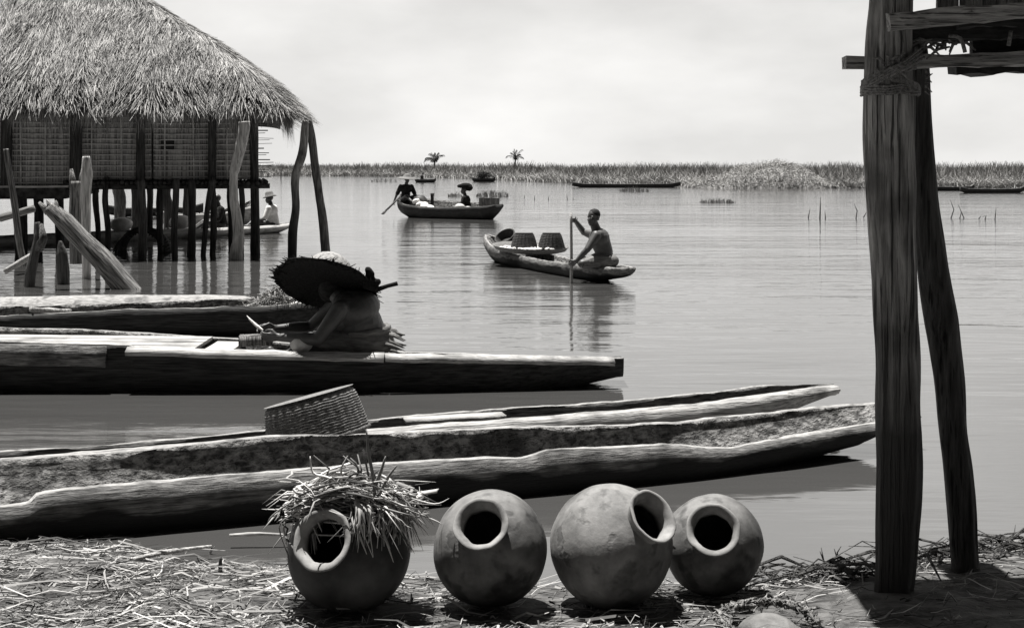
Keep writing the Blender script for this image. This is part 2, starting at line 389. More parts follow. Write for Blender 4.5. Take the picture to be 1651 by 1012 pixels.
for _ in range(900):
    x = rnd.gauss(-2.32,.13); y = rnd.uniform(-.2,.2); hgt = .29+.14*math.exp(-((x+2.3)/.15)**2)
    p = V((x, y, lerp(.16, hgt, rnd.random()**.6))); a = rnd.uniform(0, 6.3)
    q = p+V((math.cos(a), math.sin(a), rnd.uniform(-.3,.6)))*rnd.uniform(.05,.14)
    m.blade([p, (p+q)/2+V((0,0,.02)), q], .008)
t = tag(m.build('grass_heap', M['straw'], None, False), 'tangled heap of dry grass piled in the bow of the dark dugout', 'grass heap'); t.location = o4
m = MB(); m.ell((-2.13,-.02,.31),(.07,.07,.075)); m.ell((-2.1,-.06,.27),(.09,.06,.05)); m.cap((-2.16,-.02,.37),.022,(-2.18,-.02,.41),.015)
t = m.remesh('cloth_bundle', M['white'], None, .008, 4); tag(t, 'small white tied bundle beside the heap of dry grass', 'bundle'); t.location = o4
# bleached overturned hull beyond it
m = MB(); m.tube([(-9.6,0,-.05),(-6,0,-.04),(-4.2,.0,-.02),(-3.2,.02,.0),(-2.7,.02,.04),(-2.42,.02,.1)], [.31,.31,.32,.3,.24,.06], 26, .05, .03, sub=10)
t = tag(m.build('canoe_hull', M['rim']), 'pale bleached rounded hull lying low in the water beyond the grass-laden dugout', 'canoe'); t.location = (0, 14.75, 0)

# ------------------------------------------------------------------ water, ground, sky
m = MB()
ys = [-30,-5,0,3,6,9,12,16,22,30,45,70,110,170,300,600,1500,4000]; xs = [-4000,-800,-200,-60,-20,-8,0,8,20,60,200,800,4000]
for y in ys:
    for x in xs: m.v.append((x,y,0))
for j in range(len(ys)-1):
    for i in range(len(xs)-1):
        a = j*len(xs)+i; m.f.append([a,a+1,a+len(xs)+1,a+len(xs)]); m.m.append(0)
struct(m.build('water', M['water']))
m = MB(); m.v = [(-4000,-30,-1.2),(4000,-30,-1.2),(4000,4000,-1.2),(-4000,4000,-1.2)]; m.f = [[0,1,2,3]]; m.m = [0]
struct(m.build('lake_bed', M['soil']))

SHX = [-6,-3,-2.2,-1.65,-1.33,-.9,-.4,.15,.6,1.05,1.4,1.9,2.6,6]; SHY = [6.5,6.3,6.17,6.12,5.82,5.78,5.68,5.55,5.55,5.62,5.75,6.05,6.2,6.4]
def bank_z(x, y):
    d = interp(x, SHX, SHY)+.05*nz(x*3, 2.2)-y
    if d < 0: return d*.25
    return .07*(1-math.exp(-d*3))+.02*nz(x*2.2, y*2.2)*min(1,d*3)+.012*nz(x*9, y*9)*min(1,d*4)+.02*max(0,d-1)
m = MB(); nx, ny = 260, 120
for j in range(ny+1):
    for i in range(nx+1):
        x = lerp(-5.5,5.5,i/nx); y = lerp(1.5,7.0,j/ny); m.v.append((x,y,bank_z(x,y)))
for j in range(ny):
    for i in range(nx):
        a = j*(nx+1)+i; m.f.append([a,a+1,a+nx+2,a+nx+1]); m.m.append(0)
struct(m.build('shore_bank', M['mud']))

# straw littering the bank
m = MB()
def straw_at(mb, x, y, L, w, lift=.02, ang=None, dz=0.):
    a = rnd.gauss(.25, .55) if ang is None else ang
    if rnd.random() < .2: a = rnd.uniform(0, math.pi)
    d = V((math.cos(a), math.sin(a), 0))*L/2
    pts = []
    for k in (-1, -.3, .35, 1):
        q = V((x,y,0))+d*k+V((-d.y,d.x,0))*rnd.uniform(-.12,.12); q.z = max(bank_z(q.x,q.y), -.004)+dz+.006+lift*rnd.random(); pts.append(q)
    mb.blade(pts, w, V((-d.y, d.x, rnd.uniform(-.5,.5)*L)))
def dens(x, y):
    d = interp(x, SHX, SHY)-y
    k = .95 if x < -.7 else (.6 if x < 1.0 else .28)
    k *= .55+.6*max(0, .5+nz(x*2.5, y*2.5, 3))
    if d < 0: k *= math.exp(d*(9 if x < -1.75 else 32))*(.7 if x < -1.2 else .4)
    return k
for _ in range(17000):
    x = rnd.uniform(-2.7, 2.9); y = rnd.uniform(4.3, 6.4)
    if rnd.random() < dens(x, y): straw_at(m, x, y, rnd.choice((.03,.05,.08,.12,.18,.3)), rnd.choice((.0025,.004,.006,.009)), rnd.choice((.004,.01,.02,.04)))
for _ in range(110):
    x = rnd.uniform(-2.7, .6); y = rnd.uniform(4.4, 6.15)
    if rnd.random() < dens(x, y): straw_at(m, x, y, rnd.uniform(.2,.6), rnd.uniform(.006,.014), .05, dz=.012)
tag(m.build('straw_litter', M['straw'], None, False), 'dry straw and broken reeds strewn over the muddy bank', 'straw', kind='stuff')
# dark wet debris along the waterline on the right
m = MB()
for _ in range(420):
    x = rnd.uniform(.95, 2.7); y = interp(x, SHX, SHY)-abs(rnd.gauss(.02,.13))+.08*nz(x*6,1); a = rnd.gauss(.1,.8); L = rnd.choice((.03,.05,.08,.15,.3))
    p = V((x,y,max(0,bank_z(x,y))+.01+.05*rnd.random()**2)); d = V((math.cos(a),math.sin(a),rnd.uniform(-.2,.3)))*L/2
    rr_ = rnd.choice((.5,.7,1,1.6)); m.tube([p-d, p+V((rnd.uniform(-.01,.01),0,rnd.uniform(-.01,.03)))*(L*8), p+d], [.003*rr_,.005*rr_,.002*rr_], 5)
tag(m.build('twig_debris', M['postdark'], None, False), 'dark wet twigs and roots washed up along the waterline by the stilts', 'twigs', kind='stuff')

# ------------------------------------------------------------------ clay pots
def pot(px, py, Y, Rr, axis, rn, nl, label, mat_b, mat_n='clayneck', sx=1.0):
    c = P(px, py, Y); rot = align(axis).to_4x4()
    o = thing('clay_pot', (c.x, c.y, max(0, c.z-Rr)), 0, label, 'pot', 'clay pots lined up on the bank')
    mt = Matrix.Translation((0,0,c.z-max(0, c.z-Rr)))@rot
    ri = rn*.74; sd = rnd.random()*50
    th0 = math.asin(min(.95, ri*1.06/Rr)); prof = []
    for k in range(40):
        t = math.pi-(math.pi-th0)*k/39
        prof.append((max(.0005, Rr*math.sin(t)), Rr*math.cos(t)*1.0))
    inner = [(r*.94, z*.94) for r, z in prof]
    zb = prof[-1][1]
    dsp = lambda th, i, z: Rr*(.03*nz(math.cos(th)*.9+sd, math.sin(th)*.9, z*4)+.012*nz(math.cos(th)*3+sd, math.sin(th)*3, z*16))
    m = MB(); m.lathe(prof, 72, mt, dsp); m.lathe(inner[::-1], 48, mt); m.build('body', M[mat_b], o)
    z0 = zb-.012; t = rn-ri
    pr = [(ri*1.1, z0-.0), (ri*1.09, z0+nl*.3), (ri*1.16, z0+nl*.62), (rn*.97, z0+nl*.88), (rn, z0+nl*.96), (rn*.985, z0+nl), (rn*.93, z0+nl*1.02), (rn*.86, z0+nl*.97), (ri*1.0, z0+nl*.7), (ri*.94, z0+nl*.3), (ri*.96, z0-.02), (ri*1.1, z0)]
    dn = lambda th, i, z: .005*nz(math.cos(th)*2+sd, math.sin(th)*2, z*20)-.006*max(0,nz(math.cos(th)*5+sd, math.sin(th)*5, z*8)-.35)
    m = MB(); m.lathe(pr, 64, mt, dn); m.build('neck', M[mat_n], o)
    return o
up = V((0,-1,.27)).normalized()                                        # towards the eye from the pots
def ax(dx, dy, ang):                                                   # direction leaning off the eye line by ang, towards screen (dx right, dy up)
    s = V((dx,0,0))+V((0,.26,.965))*dy; s.normalize(); return up*math.cos(ang)+s*math.sin(ang)
pot1 = pot(563, 888, 5.10, .218, ax(-41,22,R(21)), .109, .042, 'dark smoke-stained clay pot wearing a ragged bundle of straw', 'clay_dark')
pot(790, 883, 5.13, .207, ax(-14,40,R(23)), .097, .042, 'round clay pot right of the straw-topped one, its pale mouth facing the viewer', 'clay')
pot(986, 880, 5.16, .222, ax(62,46,R(43)),   .101, .055, 'largest and palest clay pot, its mouth turned to the right', 'clay_pale', 'clayneck')
pot(1150, 878, 5.32, .186, ax(-13,28,R(17)),   .098, .042, 'smallest clay pot, at the right end of the row near the stilts', 'clay')

# straw bundle on the first pot
m = MB(); cb = P(563, 795, 5.12)
for k in range(420):
    th = rnd.uniform(0, 2*math.pi); rr = .15*(1+rnd.gauss(0,.22)); arc = rnd.uniform(.5,1.7); n = 7
    z0 = rnd.gauss(0,.028); pts = []
    for i in range(n):
        a = th+arc*i/(n-1); r = rr*(1+.1*rnd.uniform(-1,1)) + (.09*(i/(n-1))**3 if k % 3 == 0 else 0)
        pts.append(cb+V((math.cos(a)*r*1.15, math.sin(a)*r*.8, z0+.03*math.sin(a*2+k)-.05*(abs(math.cos(a))**2)-(.12*(i/(n-1))**4 if k % 4 == 0 else 0))))
    m.tube(pts, [rnd.choice((.002,.003,.004,.006,.009))]*(n-1)+[.001], 5, flat=.45)
for k in range(170):                                                   # loose ends hanging and sticking out
    a = rnd.uniform(0, 2*math.pi)
    if math.sin(a) < .1 and math.cos(a) < .3 and (k % 9): continue
    p = cb+V((math.cos(a)*.17, math.sin(a)*.13, rnd.uniform(-.06,.03)))
    L = rnd.uniform(.06,.2); d = V((math.cos(a)*.9, math.sin(a)*.7, rnd.uniform(-1.2,.35))).normalized()
    q = p+d*L*.5; e = q+(d+V((rnd.uniform(-.3,.3),0,-.7))).normalized()*L*.55
    m.tube([p,q,e], [.004,.004,.0015], 5, flat=.5)
for k in range(95):                                                    # strands draping down the front right
    a = rnd.uniform(-1.45, -.1); p = cb+V((math.cos(a)*.16, math.sin(a)*.15, rnd.uniform(-.03,.03)))
    q = p+V((math.cos(a)*.06, math.sin(a)*.06, -.03-.03*rnd.random())); e = q+V((rnd.gauss(0,.03), -.025, -rnd.uniform(.03,.13)))
    m.tube([p,q,e], [rnd.uniform(.002,.007)]*2+[.001], 5, flat=.5, sub=3)
for k in range(9):                                                    # bent stalks rising from the nest
    a = rnd.uniform(0, 2*math.pi); p = cb+V((math.cos(a)*.1, math.sin(a)*.08, .02))
    q = p+V((rnd.uniform(-.03,.03), 0, rnd.uniform(.04,.1))); e = q+V((rnd.uniform(-.06,.06), rnd.uniform(-.03,.03), rnd.uniform(.01,.07)))
    m.tube([p,q,e], [.005,.004,.002], 5, flat=.5)
for pts, w in (([(605,800),(600,760),(594,730),(591,693)],.006), ([(610,800),(625,770),(640,750)],.006), ([(600,795),(612,765),(622,735)],.007), ([(640,815),(700,838),(712,845)],.004), ([(655,800),(700,812),(724,803)],.004), ([(560,790),(530,770),(505,762),(500,735)],.007), ([(470,830),(450,850),(466,905),(440,915)],.004), ([(500,800),(465,812),(440,830),(432,840)],.005), ([(625,830),(612,880),(602,912)],.006)):
    m.tube([P(x, y, 5.0) for x, y in pts], [w]*(len(pts)-1)+[w*.35], 6, flat=.6, sub=4)
tag(m.build('straw_bundle', M['strawpale']), 'ragged nest of dry straw sitting on the leftmost pot', 'straw bundle')

# wicker basket on the canoes
def basket_mb(r0, r1, h, ribs=26, rows=13, amp=.006, th=.014):
    m = MB(); n = ribs*8; K = rows*6; prof = [(lerp(r0, r1, (i/K)**.9)*(1-.13*math.exp(-i/K*14)), h*i/K) for i in range(K+1)]
    def d(th_, i, z):
        u = th_*ribs/2; row = i/6.
        return amp*(.75*math.sin(2*math.pi*row+math.sin(th_*ribs*.5)*.6)+math.cos(th_*ribs+z*3)*.6+.35*nz(th_*9,row*1.5))
    m.lathe(prof, n, None, d); m.lathe([(r-th, z) for r, z in prof][::-1], 64)
    m.lathe([(r0-th-.001, .004), (.001, .002)], n//2); m.lathe([(.001,-.004),(r0, 0)], n//2)
    m.lathe([(r1+amp,h-.012),(r1+amp+.006,h),(r1,h+.009),(r1-th,h+.003),(r1-th,h-.01)], 90)
    return m
bk = thing('wicker_basket', P(505, 668, 7.62), 0, 'tilted round wicker basket upturned across the two foreground dugouts', 'basket')
mtx = (Matrix.Rotation(R(-15),4,'Y')@Matrix.Rotation(R(-5),4,'X'))
b = basket_mb(.245, .275, .235, 30, 17, .0045); b.v = [tuple(mtx@(V((v[0],v[1],.1-v[2])))) for v in b.v]; b.f = [f[::-1] for f in b.f]
b.build('weave', M['wick'], bk)

# pale lump ringed with straw in the near right corner
lp = G(1232, 1004, .06)
m = MB(); m.ell((0,0,0),(.105,.09,.062), None, 28, 18); m.v = [tuple(V(v)*(1+.08*nz(v[0]*14,v[1]*14,v[2]*14))) for v in m.v]
o = m.build('rounded_stone', M['stone']); o.location = lp+V((0,-.1,-.0)); tag(o, 'pale rounded lump on the bank at the bottom edge, ringed by straw', 'stone')
m = MB()
for k in range(120):
    th = rnd.uniform(-.2, math.pi*1.15); pts = []
    for i in range(6):
        a = th+.7*i/5; r = .135*(1+rnd.gauss(0,.1)); pts.append((math.cos(a)*r*1.15, math.sin(a)*r*.8, .02+.03*rnd.random()+.035*math.sin(a)))
    m.tube(pts, [rnd.uniform(.003,.008)]*5+[.002], 5, flat=.5)
o = m.build('straw_ring', M['driftwood']); o.location = lp+V((0,-.09,0)); tag(o, 'curl of old straw around the pale lump at the bottom edge', 'straw ring')

# loose sticks
for i, (p0, p1, w, mt, lab) in enumerate((
    ((205,903),(341,880),.009,'pale','long thin pale stick poking over the shallows at the left'),
    ((341,881),(337,906),.005,'driftwood','thin forked twig standing upright at the end of the long pale stick'),
    ((355,932),(356,897),.008,'postdark','short dark peg standing upright in the bank left of the pots'),
    ((370,863),(465,862),.008,'pale','pale reed floating flat just left of the straw-topped pot'),
    ((1395,992),(1500,985),.008,'driftwood','pale stick lying on the dark ground in front of the thick stilt'),
    ((1218,920),(1266,908),.006,'postdark','dark twig slanting out of the shallows right of the smallest pot'))):
    a, c = G(*p0, .05), G(*p1, .05)
    if i in (1,2): a = G(*p0, .03); c = P(p1[0], p1[1], a.y)
    m = MB(); mid = (a+c)/2+V((0,0,.006)); m.tube([a-mid*0, mid, c], [w, w*1.1, w*.6], 7, .3, sub=3)
    if i in (1,): m.tube([mid, mid+V((.02,0,.03))], [w*.7,w*.3], 5)
    tag(m.build('stick', M[mt]), lab, 'stick')

# ------------------------------------------------------------------ right: stilt house corner
rh = thing('stilt_platform', G(1443, 962, .03), 0, 'corner of a rough plank house raised on hewn stilts at the right edge', 'stilt house')
rb = V(rh.location)
def L(v): return V(v)-rb
def PL(px, py, Y): return L(P(px, py, Y))
def edge_post(rows, Y0, Y1, mat_, n=44, name='post', ridge=.16, flat=.8, wide=.97):
    m = MB(); pts, rad = [], []
    for i, (y, xl, xr) in enumerate(rows):
        Y = lerp(Y0, Y1, i/(len(rows)-1)); pts.append(PL((xl+xr)/2, y, Y)); rad.append((xr-xl)/2/F*Y*wide)
    m.tube(pts, rad, n, .11, ridge, .28, sub=8, flat=flat, seed=3.7+Y0)
    return m.build(name, M[mat_], rh)
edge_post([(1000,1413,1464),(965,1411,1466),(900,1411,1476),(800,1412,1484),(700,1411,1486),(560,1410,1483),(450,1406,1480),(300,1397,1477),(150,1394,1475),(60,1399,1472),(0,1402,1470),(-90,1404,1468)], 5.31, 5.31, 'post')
edge_post([(960,1538,1576),(930,1537,1575),(800,1527,1568),(700,1516,1557),(600,1507,1549),(520,1494,1540),(450,1484,1529),(300,1472,1508),(150,1466,1498),(100,1464,1494),(60,1464,1490)], 5.62, 5.5, 'postdark', 32, wide=1.12)
def hbeam(px0, py0, px1, py1, Y0, Y1, w, h, mt, name='beam', wob=.006, nx=14):
    m = MB(); m.beam(PL(px0,py0,Y0), PL(px1,py1,Y1), w, h, nx, wob); return m.build(name, M[mt], rh, False)
hbeam(1361,102,1800,92,5.45,5.45,.07,.05,'beam')
hbeam(1432,36,1800,4,5.16,5.16,.06,.058,'beam')
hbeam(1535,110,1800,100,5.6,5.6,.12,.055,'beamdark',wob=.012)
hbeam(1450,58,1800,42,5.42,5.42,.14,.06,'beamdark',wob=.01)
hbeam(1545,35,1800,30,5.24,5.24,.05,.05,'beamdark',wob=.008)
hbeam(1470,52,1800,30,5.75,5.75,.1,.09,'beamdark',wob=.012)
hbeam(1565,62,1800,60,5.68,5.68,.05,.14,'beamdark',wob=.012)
m = MB()
for k in range(18):                                                    # rough floor overhead
    x0 = 1.02+k*.21; m.beam((x0,2.0,2.44+.04*(k%2)), (x0+rnd.uniform(-.01,.01),6.2+rnd.uniform(-.3,.06),2.44+.04*(k%2)), .235, .032, 9, .035 if k < 2 else .004)
m.v = [tuple(V(v)-rb) for v in m.v]; m.build('floor', M['beam'], rh, False)
m = MB()
for k in range(9):                                                     # upright wall boards above the beams
    x0 = P(1528+k*38, 0, 5.72).x; m.beam((x0,5.72,2.19+.02*rnd.random()), (x0+.01*rnd.uniform(-1,1),5.72,3.5), .088, .02, 6, .004, up=V((0,1,0)))
m.v = [tuple(V(v)-rb) for v in m.v]; m.build('wall_boards', M['post'], rh, False)
m = MB()                                                               # lashings
c0 = L(V((1.41,5.31,0)))
def wrap(z0, z1, t0, t1, r=.006, rx=.105, ry=.095, turns=1.0):
    pts = []
    for i in range(26):
        a = lerp(t0, t1, i/25); q = P(1435, 130, 5.31)-rb; pts.append((q.x+math.cos(a)*rx*(1+.06*nz(i*.7,z0)), q.y+math.sin(a)*ry, lerp(z0, z1, i/25)+.008*nz(i*.5,z0*9)))
    m.tube(pts, r, 7, .25)
zt = lambda py: P(0, py, 5.22).z-rb.z
for k in range(4): wrap(zt(136+k*4.5), zt(139+k*4), 0, 2*math.pi*1.02, .0055)
for k in range(5): wrap(zt(143-k*3), zt(108-k*4), math.pi*1.02, math.pi*1.75, .0065)
for k in range(4): wrap(zt(112+k*3), zt(142+k*2), math.pi*1.25, math.pi*1.95, .0055)
for k in range(4): m.tube([PL(1400+k*3,128+k*3,5.2), PL(1428,114+k*4,5.17), PL(1455+k*2,101+k*3,5.17), PL(1484+k*2,78+k*5,5.3)], .0055, 7, .3, sub=4)
for k in range(14):
    q = PL(1430+rnd.uniform(-12,14), 110+rnd.uniform(-8,10), 5.19); e = q+V((rnd.uniform(-.05,.06),-.01,rnd.uniform(-.05,.05))); m.tube([q,(q+e)/2+V((0,-.012,.01)),e], [.006,.006,.003], 6)
for k in range(8):
    q = PL(1492, 112+k*5, 5.4); e = q+V((rnd.uniform(.005,.03),-.01,rnd.uniform(-.03,.02))); m.tube([q,e], [.004,.002], 5)
m.build('lashing', M['rope'], rh)
m = MB()
for k in range(40):                                                    # grass and fibres stuffed between the beams
    q = PL(rnd.uniform(1478,1545), rnd.uniform(50,82), rnd.uniform(5.35,5.6)); e = q+V((rnd.uniform(-.1,.1),0,rnd.uniform(-.05,.04))); m.tube([q,(q+e)/2+V((0,0,.015)),e], [.004,.007,.003], 5)
m.build('binding_fibre', M['rope'], rh)
m = MB(); m.tube([PL(1530,58,5.3),PL(1548,62,5.28),PL(1556,85,5.28)], .008, 6, .2, sub=3); m.build('hooked_stick', M['rope'], rh)
m = MB(); m.tube([PL(1630,50,5.3),PL(1626,74,5.3)], .008, 6, .2); m.build('short_peg', M['rope'], rh)

# ------------------------------------------------------------------ thatched stilt house on the left
HA = R(10.5); HO = V((-4.78,26.4,0))
th_ = thing('thatched_house', HO, HA, 'thatched house with woven mat walls standing on stilts in the lagoon', 'house')
Hinv = (Matrix.Translation(HO)@Matrix.Rotation(HA,4,'Z')).inverted()
def HL(px, py, Y): return Hinv@P(px, py, Y)
X0, X1, Y0, Y1, EZ, SL = -11.5, .62, -1.25, 6.7, 3.04, .68
def rf(x, y):
    dx, dr, df, db = x-X0, X1-x, y-Y0, Y1-y
    k = 7.; ds = [dx, dr, df, db]; mn = min(ds)
    return mn-math.log(sum(math.exp(-k*(q-mn)) for q in ds))/k*1.0
def rz(x, y):
    d = rf(x, y); return EZ+SL*d+.05*nz(x*1.3,y*1.3)-.34*math.exp(-max(0,d)*2.6)
m = MB(); nx, ny = 130, 90
for j in range(ny+1):
    for i in range(nx+1):
        x, y = lerp(X0,X1,i/nx), lerp(Y0,Y1,j/ny); m.v.append((x,y,rz(x,y)))
nn = len(m.v)
m.v += [(v[0],v[1],v[2]-.16) for v in m.v]
idx = lambda i, j: j*(nx+1)+i
for j in range(ny):
    for i in range(nx):
        q = [idx(i,j),idx(i+1,j),idx(i+1,j+1),idx(i,j+1)]; m.f.append(q); m.f.append([k+nn for k in q][::-1]); m.m += [0,0]
for i in range(nx):
    m.f.append([idx(i,0),idx(i,0)+nn,idx(i+1,0)+nn,idx(i+1,0)]); m.f.append([idx(i,ny),idx(i+1,ny),idx(i+1,ny)+nn,idx(i,ny)+nn]); m.m += [0,0]
for j in range(ny):
    m.f.append([idx(nx,j),idx(nx,j)+nn,idx(nx,j+1)+nn,idx(nx,j+1)]); m.f.append([idx(0,j),idx(0,j+1),idx(0,j+1)+nn,idx(0,j)+nn]); m.m += [0,0]
def thatch_blade(x, y, Lb, w, droop=0.):
    e = .05; g = V((rf(x+e,y)-rf(x-e,y), rf(x,y+e)-rf(x,y-e), 0)); 
    if g.length < 1e-5: return
    d = -g.normalized(); a = rnd.gauss(0,.2)+.7*nz(x*1.6,y*1.6,5)+.35*nz(x*4,y*4,8); d = V((d.x*math.cos(a)-d.y*math.sin(a), d.x*math.sin(a)+d.y*math.cos(a), 0))
    pts = []
    lift = rnd.uniform(.01,.07)+.13*max(0,nz(x*2.3,y*2.3,11))
    for k in range(3):
        t = k/2; q = V((x,y,0))+d*Lb*t*.8; q.z = rz(x,y)-SL*Lb*.8*t+.012+lift*t+rnd.uniform(-.01,.015); pts.append(q)
    if droop: pts[2].z -= droop; pts[1].z -= droop*.3
    m.blade(pts, w, V((-d.y,d.x,rnd.uniform(-.7,.7))), 1)
for _ in range(44000):
    r = rnd.random()
    if r < .72: x, y = rnd.uniform(-5.6,X1), rnd.uniform(Y0,2.7)
    elif r < .9: x, y = rnd.uniform(-2.6,X1), rnd.uniform(Y0,Y1)
    else: x, y = rnd.uniform(-5.6,0), rnd.uniform(1.8,3.2)
    # rows of thatch laid in courses
    thatch_blade(x, y, rnd.uniform(.25,.8), rnd.uniform(.006,.018))
for _ in range(8000):
    if rnd.random() < .7:
        x, y = rnd.uniform(-6,X1-.1), Y0+abs(rnd.gauss(0,.1)); d = V((rnd.gauss(0,.25),-.5,0))
    else:
        x, y = X1-abs(rnd.gauss(0,.1)), rnd.uniform(Y0,3.5); d = V((.5,rnd.gauss(0,.25),0))
    if x > X1-.8 and y < Y0+.8 and rnd.random() < .6:                  # rounded corner
        a = rnd.uniform(-math.pi/2, 0); x, y = X1-.62+math.cos(a)*.6, Y0+.62+math.sin(a)*.6; d = V((math.cos(a),math.sin(a),0))*.5
    p = V((x,y,rz(x,y)+rnd.uniform(-.12,.03))); Lb = rnd.choice((rnd.uniform(.1,.34),rnd.uniform(.1,.34),rnd.uniform(.25,.55)))*(.6+.9*max(0,nz(x*1.7,y*1.7)+.3))
    q = p+d*.13+V((0,0,-Lb*.35)); e = q+d*.1*rnd.random()+V((rnd.gauss(0,.03),0,-Lb*.7))
    m.blade([p,q,e], rnd.uniform(.006,.018), V((1,rnd.uniform(-.5,.5),rnd.uniform(-.4,.4))) if abs(d.y) > abs(d.x) else V((rnd.uniform(-.5,.5),1,0)), 1)
m.build('roof', [M['thatchbed'], M['thatch']], th_, False)

# walls
def wall_panel(xa, xb, zb, zt, y):
    m = MB(); m.box(((xa+xb)/2, y+.03, (zb+zt)/2), (xb-xa, .04, zt-zb), None, 0)
    k = zb+.05
    while k < zt:
        m.beam((xa,y-.015,k+rnd.uniform(-.012,.012)), (xb+.0,y-.015,k+rnd.uniform(-.012,.012)), .022, .022, 5, .003, 1); k += .098
    x = xa+.2
    while x < xb-.1:
        m.beam((x,y-.032,zb), (x+rnd.uniform(-.02,.02),y-.032,zt), .022, .026, 5, .003, 1, up=V((0,1,0))); x += rnd.uniform(.42,.62)
    return m
for xa, xb, zb in ((-7.2,-4.38,1.27),(-4.34,-3.16,1.27),(-3.12,-1.86,1.37),(-1.82,-.02,1.37)):
    wall_panel(xa, xb, zb, 2.62, 0.0).build('mat_wall', [M['mat'], M['slat']], th_, False)
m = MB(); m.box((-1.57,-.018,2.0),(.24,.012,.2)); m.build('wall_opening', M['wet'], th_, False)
m = MB(); m.box((-.02,3.0,1.98),(.05,5.4,1.3)); m.build('mat_wall', [M['mat']], th_, False)
m = MB(); m.box((-3.6,5.75,1.98),(7.2,.05,1.3)); m.build('mat_wall', [M['mat']], th_, False)
m = MB()                                                               # slat ends running past the corner
for k in range(17):
    z = 1.42+k*.066+rnd.uniform(-.015,.015); Lx = rnd.uniform(.14,.36)
    m.beam((-.25,.06,z),(Lx,.06+rnd.uniform(-.03,.03),z+rnd.uniform(-.02,.02)),.02,rnd.uniform(.008,.022),2)
m.build('slat_ends', M['slatdark'], th_, False)
# floor: platform of poles on the right, a heavy beam on the left
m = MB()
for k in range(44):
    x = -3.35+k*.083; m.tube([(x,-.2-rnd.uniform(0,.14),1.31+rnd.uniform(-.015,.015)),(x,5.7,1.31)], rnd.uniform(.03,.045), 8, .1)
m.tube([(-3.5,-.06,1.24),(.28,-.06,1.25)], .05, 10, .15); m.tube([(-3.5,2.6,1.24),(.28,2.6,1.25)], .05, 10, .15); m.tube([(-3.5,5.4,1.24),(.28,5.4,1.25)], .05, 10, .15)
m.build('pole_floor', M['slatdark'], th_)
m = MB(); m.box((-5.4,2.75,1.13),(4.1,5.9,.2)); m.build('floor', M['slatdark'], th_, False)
m = MB(); m.beam((-7.5,-.17,1.24),(-3.3,-.17,1.25),.07,.035,8,.004); m.build('floor_edge', M['slat'], th_, False)
m = MB(); m.tube([(-7.4,-.12,2.6),(.3,-.12,2.6)], .05, 9, .1); m.build('wall_plate', M['postdark'], th_)
def hpost(pix, Y, rad, mt, name='post', n=12, jit=.12, sub=5):
    if len(pix) == 2: a, b = pix; pix = [a, (lerp(a[0],b[0],.33)+rnd.uniform(-3,3), lerp(a[1],b[1],.33)), (lerp(a[0],b[0],.7)+rnd.uniform(-3,3), lerp(a[1],b[1],.7)), b]
    m = MB(); pts = [HL(x, y, Y) for x, y in pix]; pts[0].z = -.25
    m.tube(pts, rad if isinstance(rad, list) else [rad*rnd.uniform(.85,1.15) for _ in pts], n, jit, .1, sub=sub); return m.build(name, M[mt], th_)
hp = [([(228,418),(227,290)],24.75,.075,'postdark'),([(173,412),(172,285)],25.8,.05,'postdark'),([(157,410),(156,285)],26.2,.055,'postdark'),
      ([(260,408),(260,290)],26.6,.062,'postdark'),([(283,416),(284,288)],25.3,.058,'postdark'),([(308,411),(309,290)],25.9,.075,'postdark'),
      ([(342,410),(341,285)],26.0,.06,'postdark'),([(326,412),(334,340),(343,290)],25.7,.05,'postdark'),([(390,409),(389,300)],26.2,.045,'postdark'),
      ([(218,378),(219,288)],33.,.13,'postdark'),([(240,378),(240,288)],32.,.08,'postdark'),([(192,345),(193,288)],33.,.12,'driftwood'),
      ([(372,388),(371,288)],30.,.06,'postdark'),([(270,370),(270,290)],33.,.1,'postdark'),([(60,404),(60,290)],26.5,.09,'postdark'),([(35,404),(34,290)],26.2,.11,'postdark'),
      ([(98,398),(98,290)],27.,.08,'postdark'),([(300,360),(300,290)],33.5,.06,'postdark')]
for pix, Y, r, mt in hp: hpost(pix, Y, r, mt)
# wall posts rising to the eaves
for px_, r in ((124,.11),(226,.08),(341,.075),(16,.1)):
    b = HL(px_, 300, 25.9); m = MB(); m.tube([(b.x,-.1,1.2),(b.x+.01,-.1,2.7)], r, 12, .1, .1, sub=6); m.build('wall_post', M['postdark'], th_)
hpost([(412,408),(411,330),(409,240),(408,165)], 26.4, .085, 'postdark', 'corner_post')
hpost([(379,421),(381,405),(385,385),(382,350),(377,322),(377,285),(379,271),(388,236),(394,208),(394,196)], 24.8, [.13,.11,.105,.085,.075,.07,.085,.095,.1,.095], 'postpale', 'crooked_post', 16, sub=3)
hpost([(471,409),(472,375),(477,335),(476,287),(487,250),(491,215),(493,194)], 26.25, [.085,.08,.07,.075,.08,.075,.06], 'post', 'eave_post', 14)
hpost([(527,405),(521,360),(514,310),(507,260),(503,225),(498,200),(496,190)], 26.6, [.09,.085,.075,.075,.07,.07,.07], 'eavepost', 'eave_post', 14)

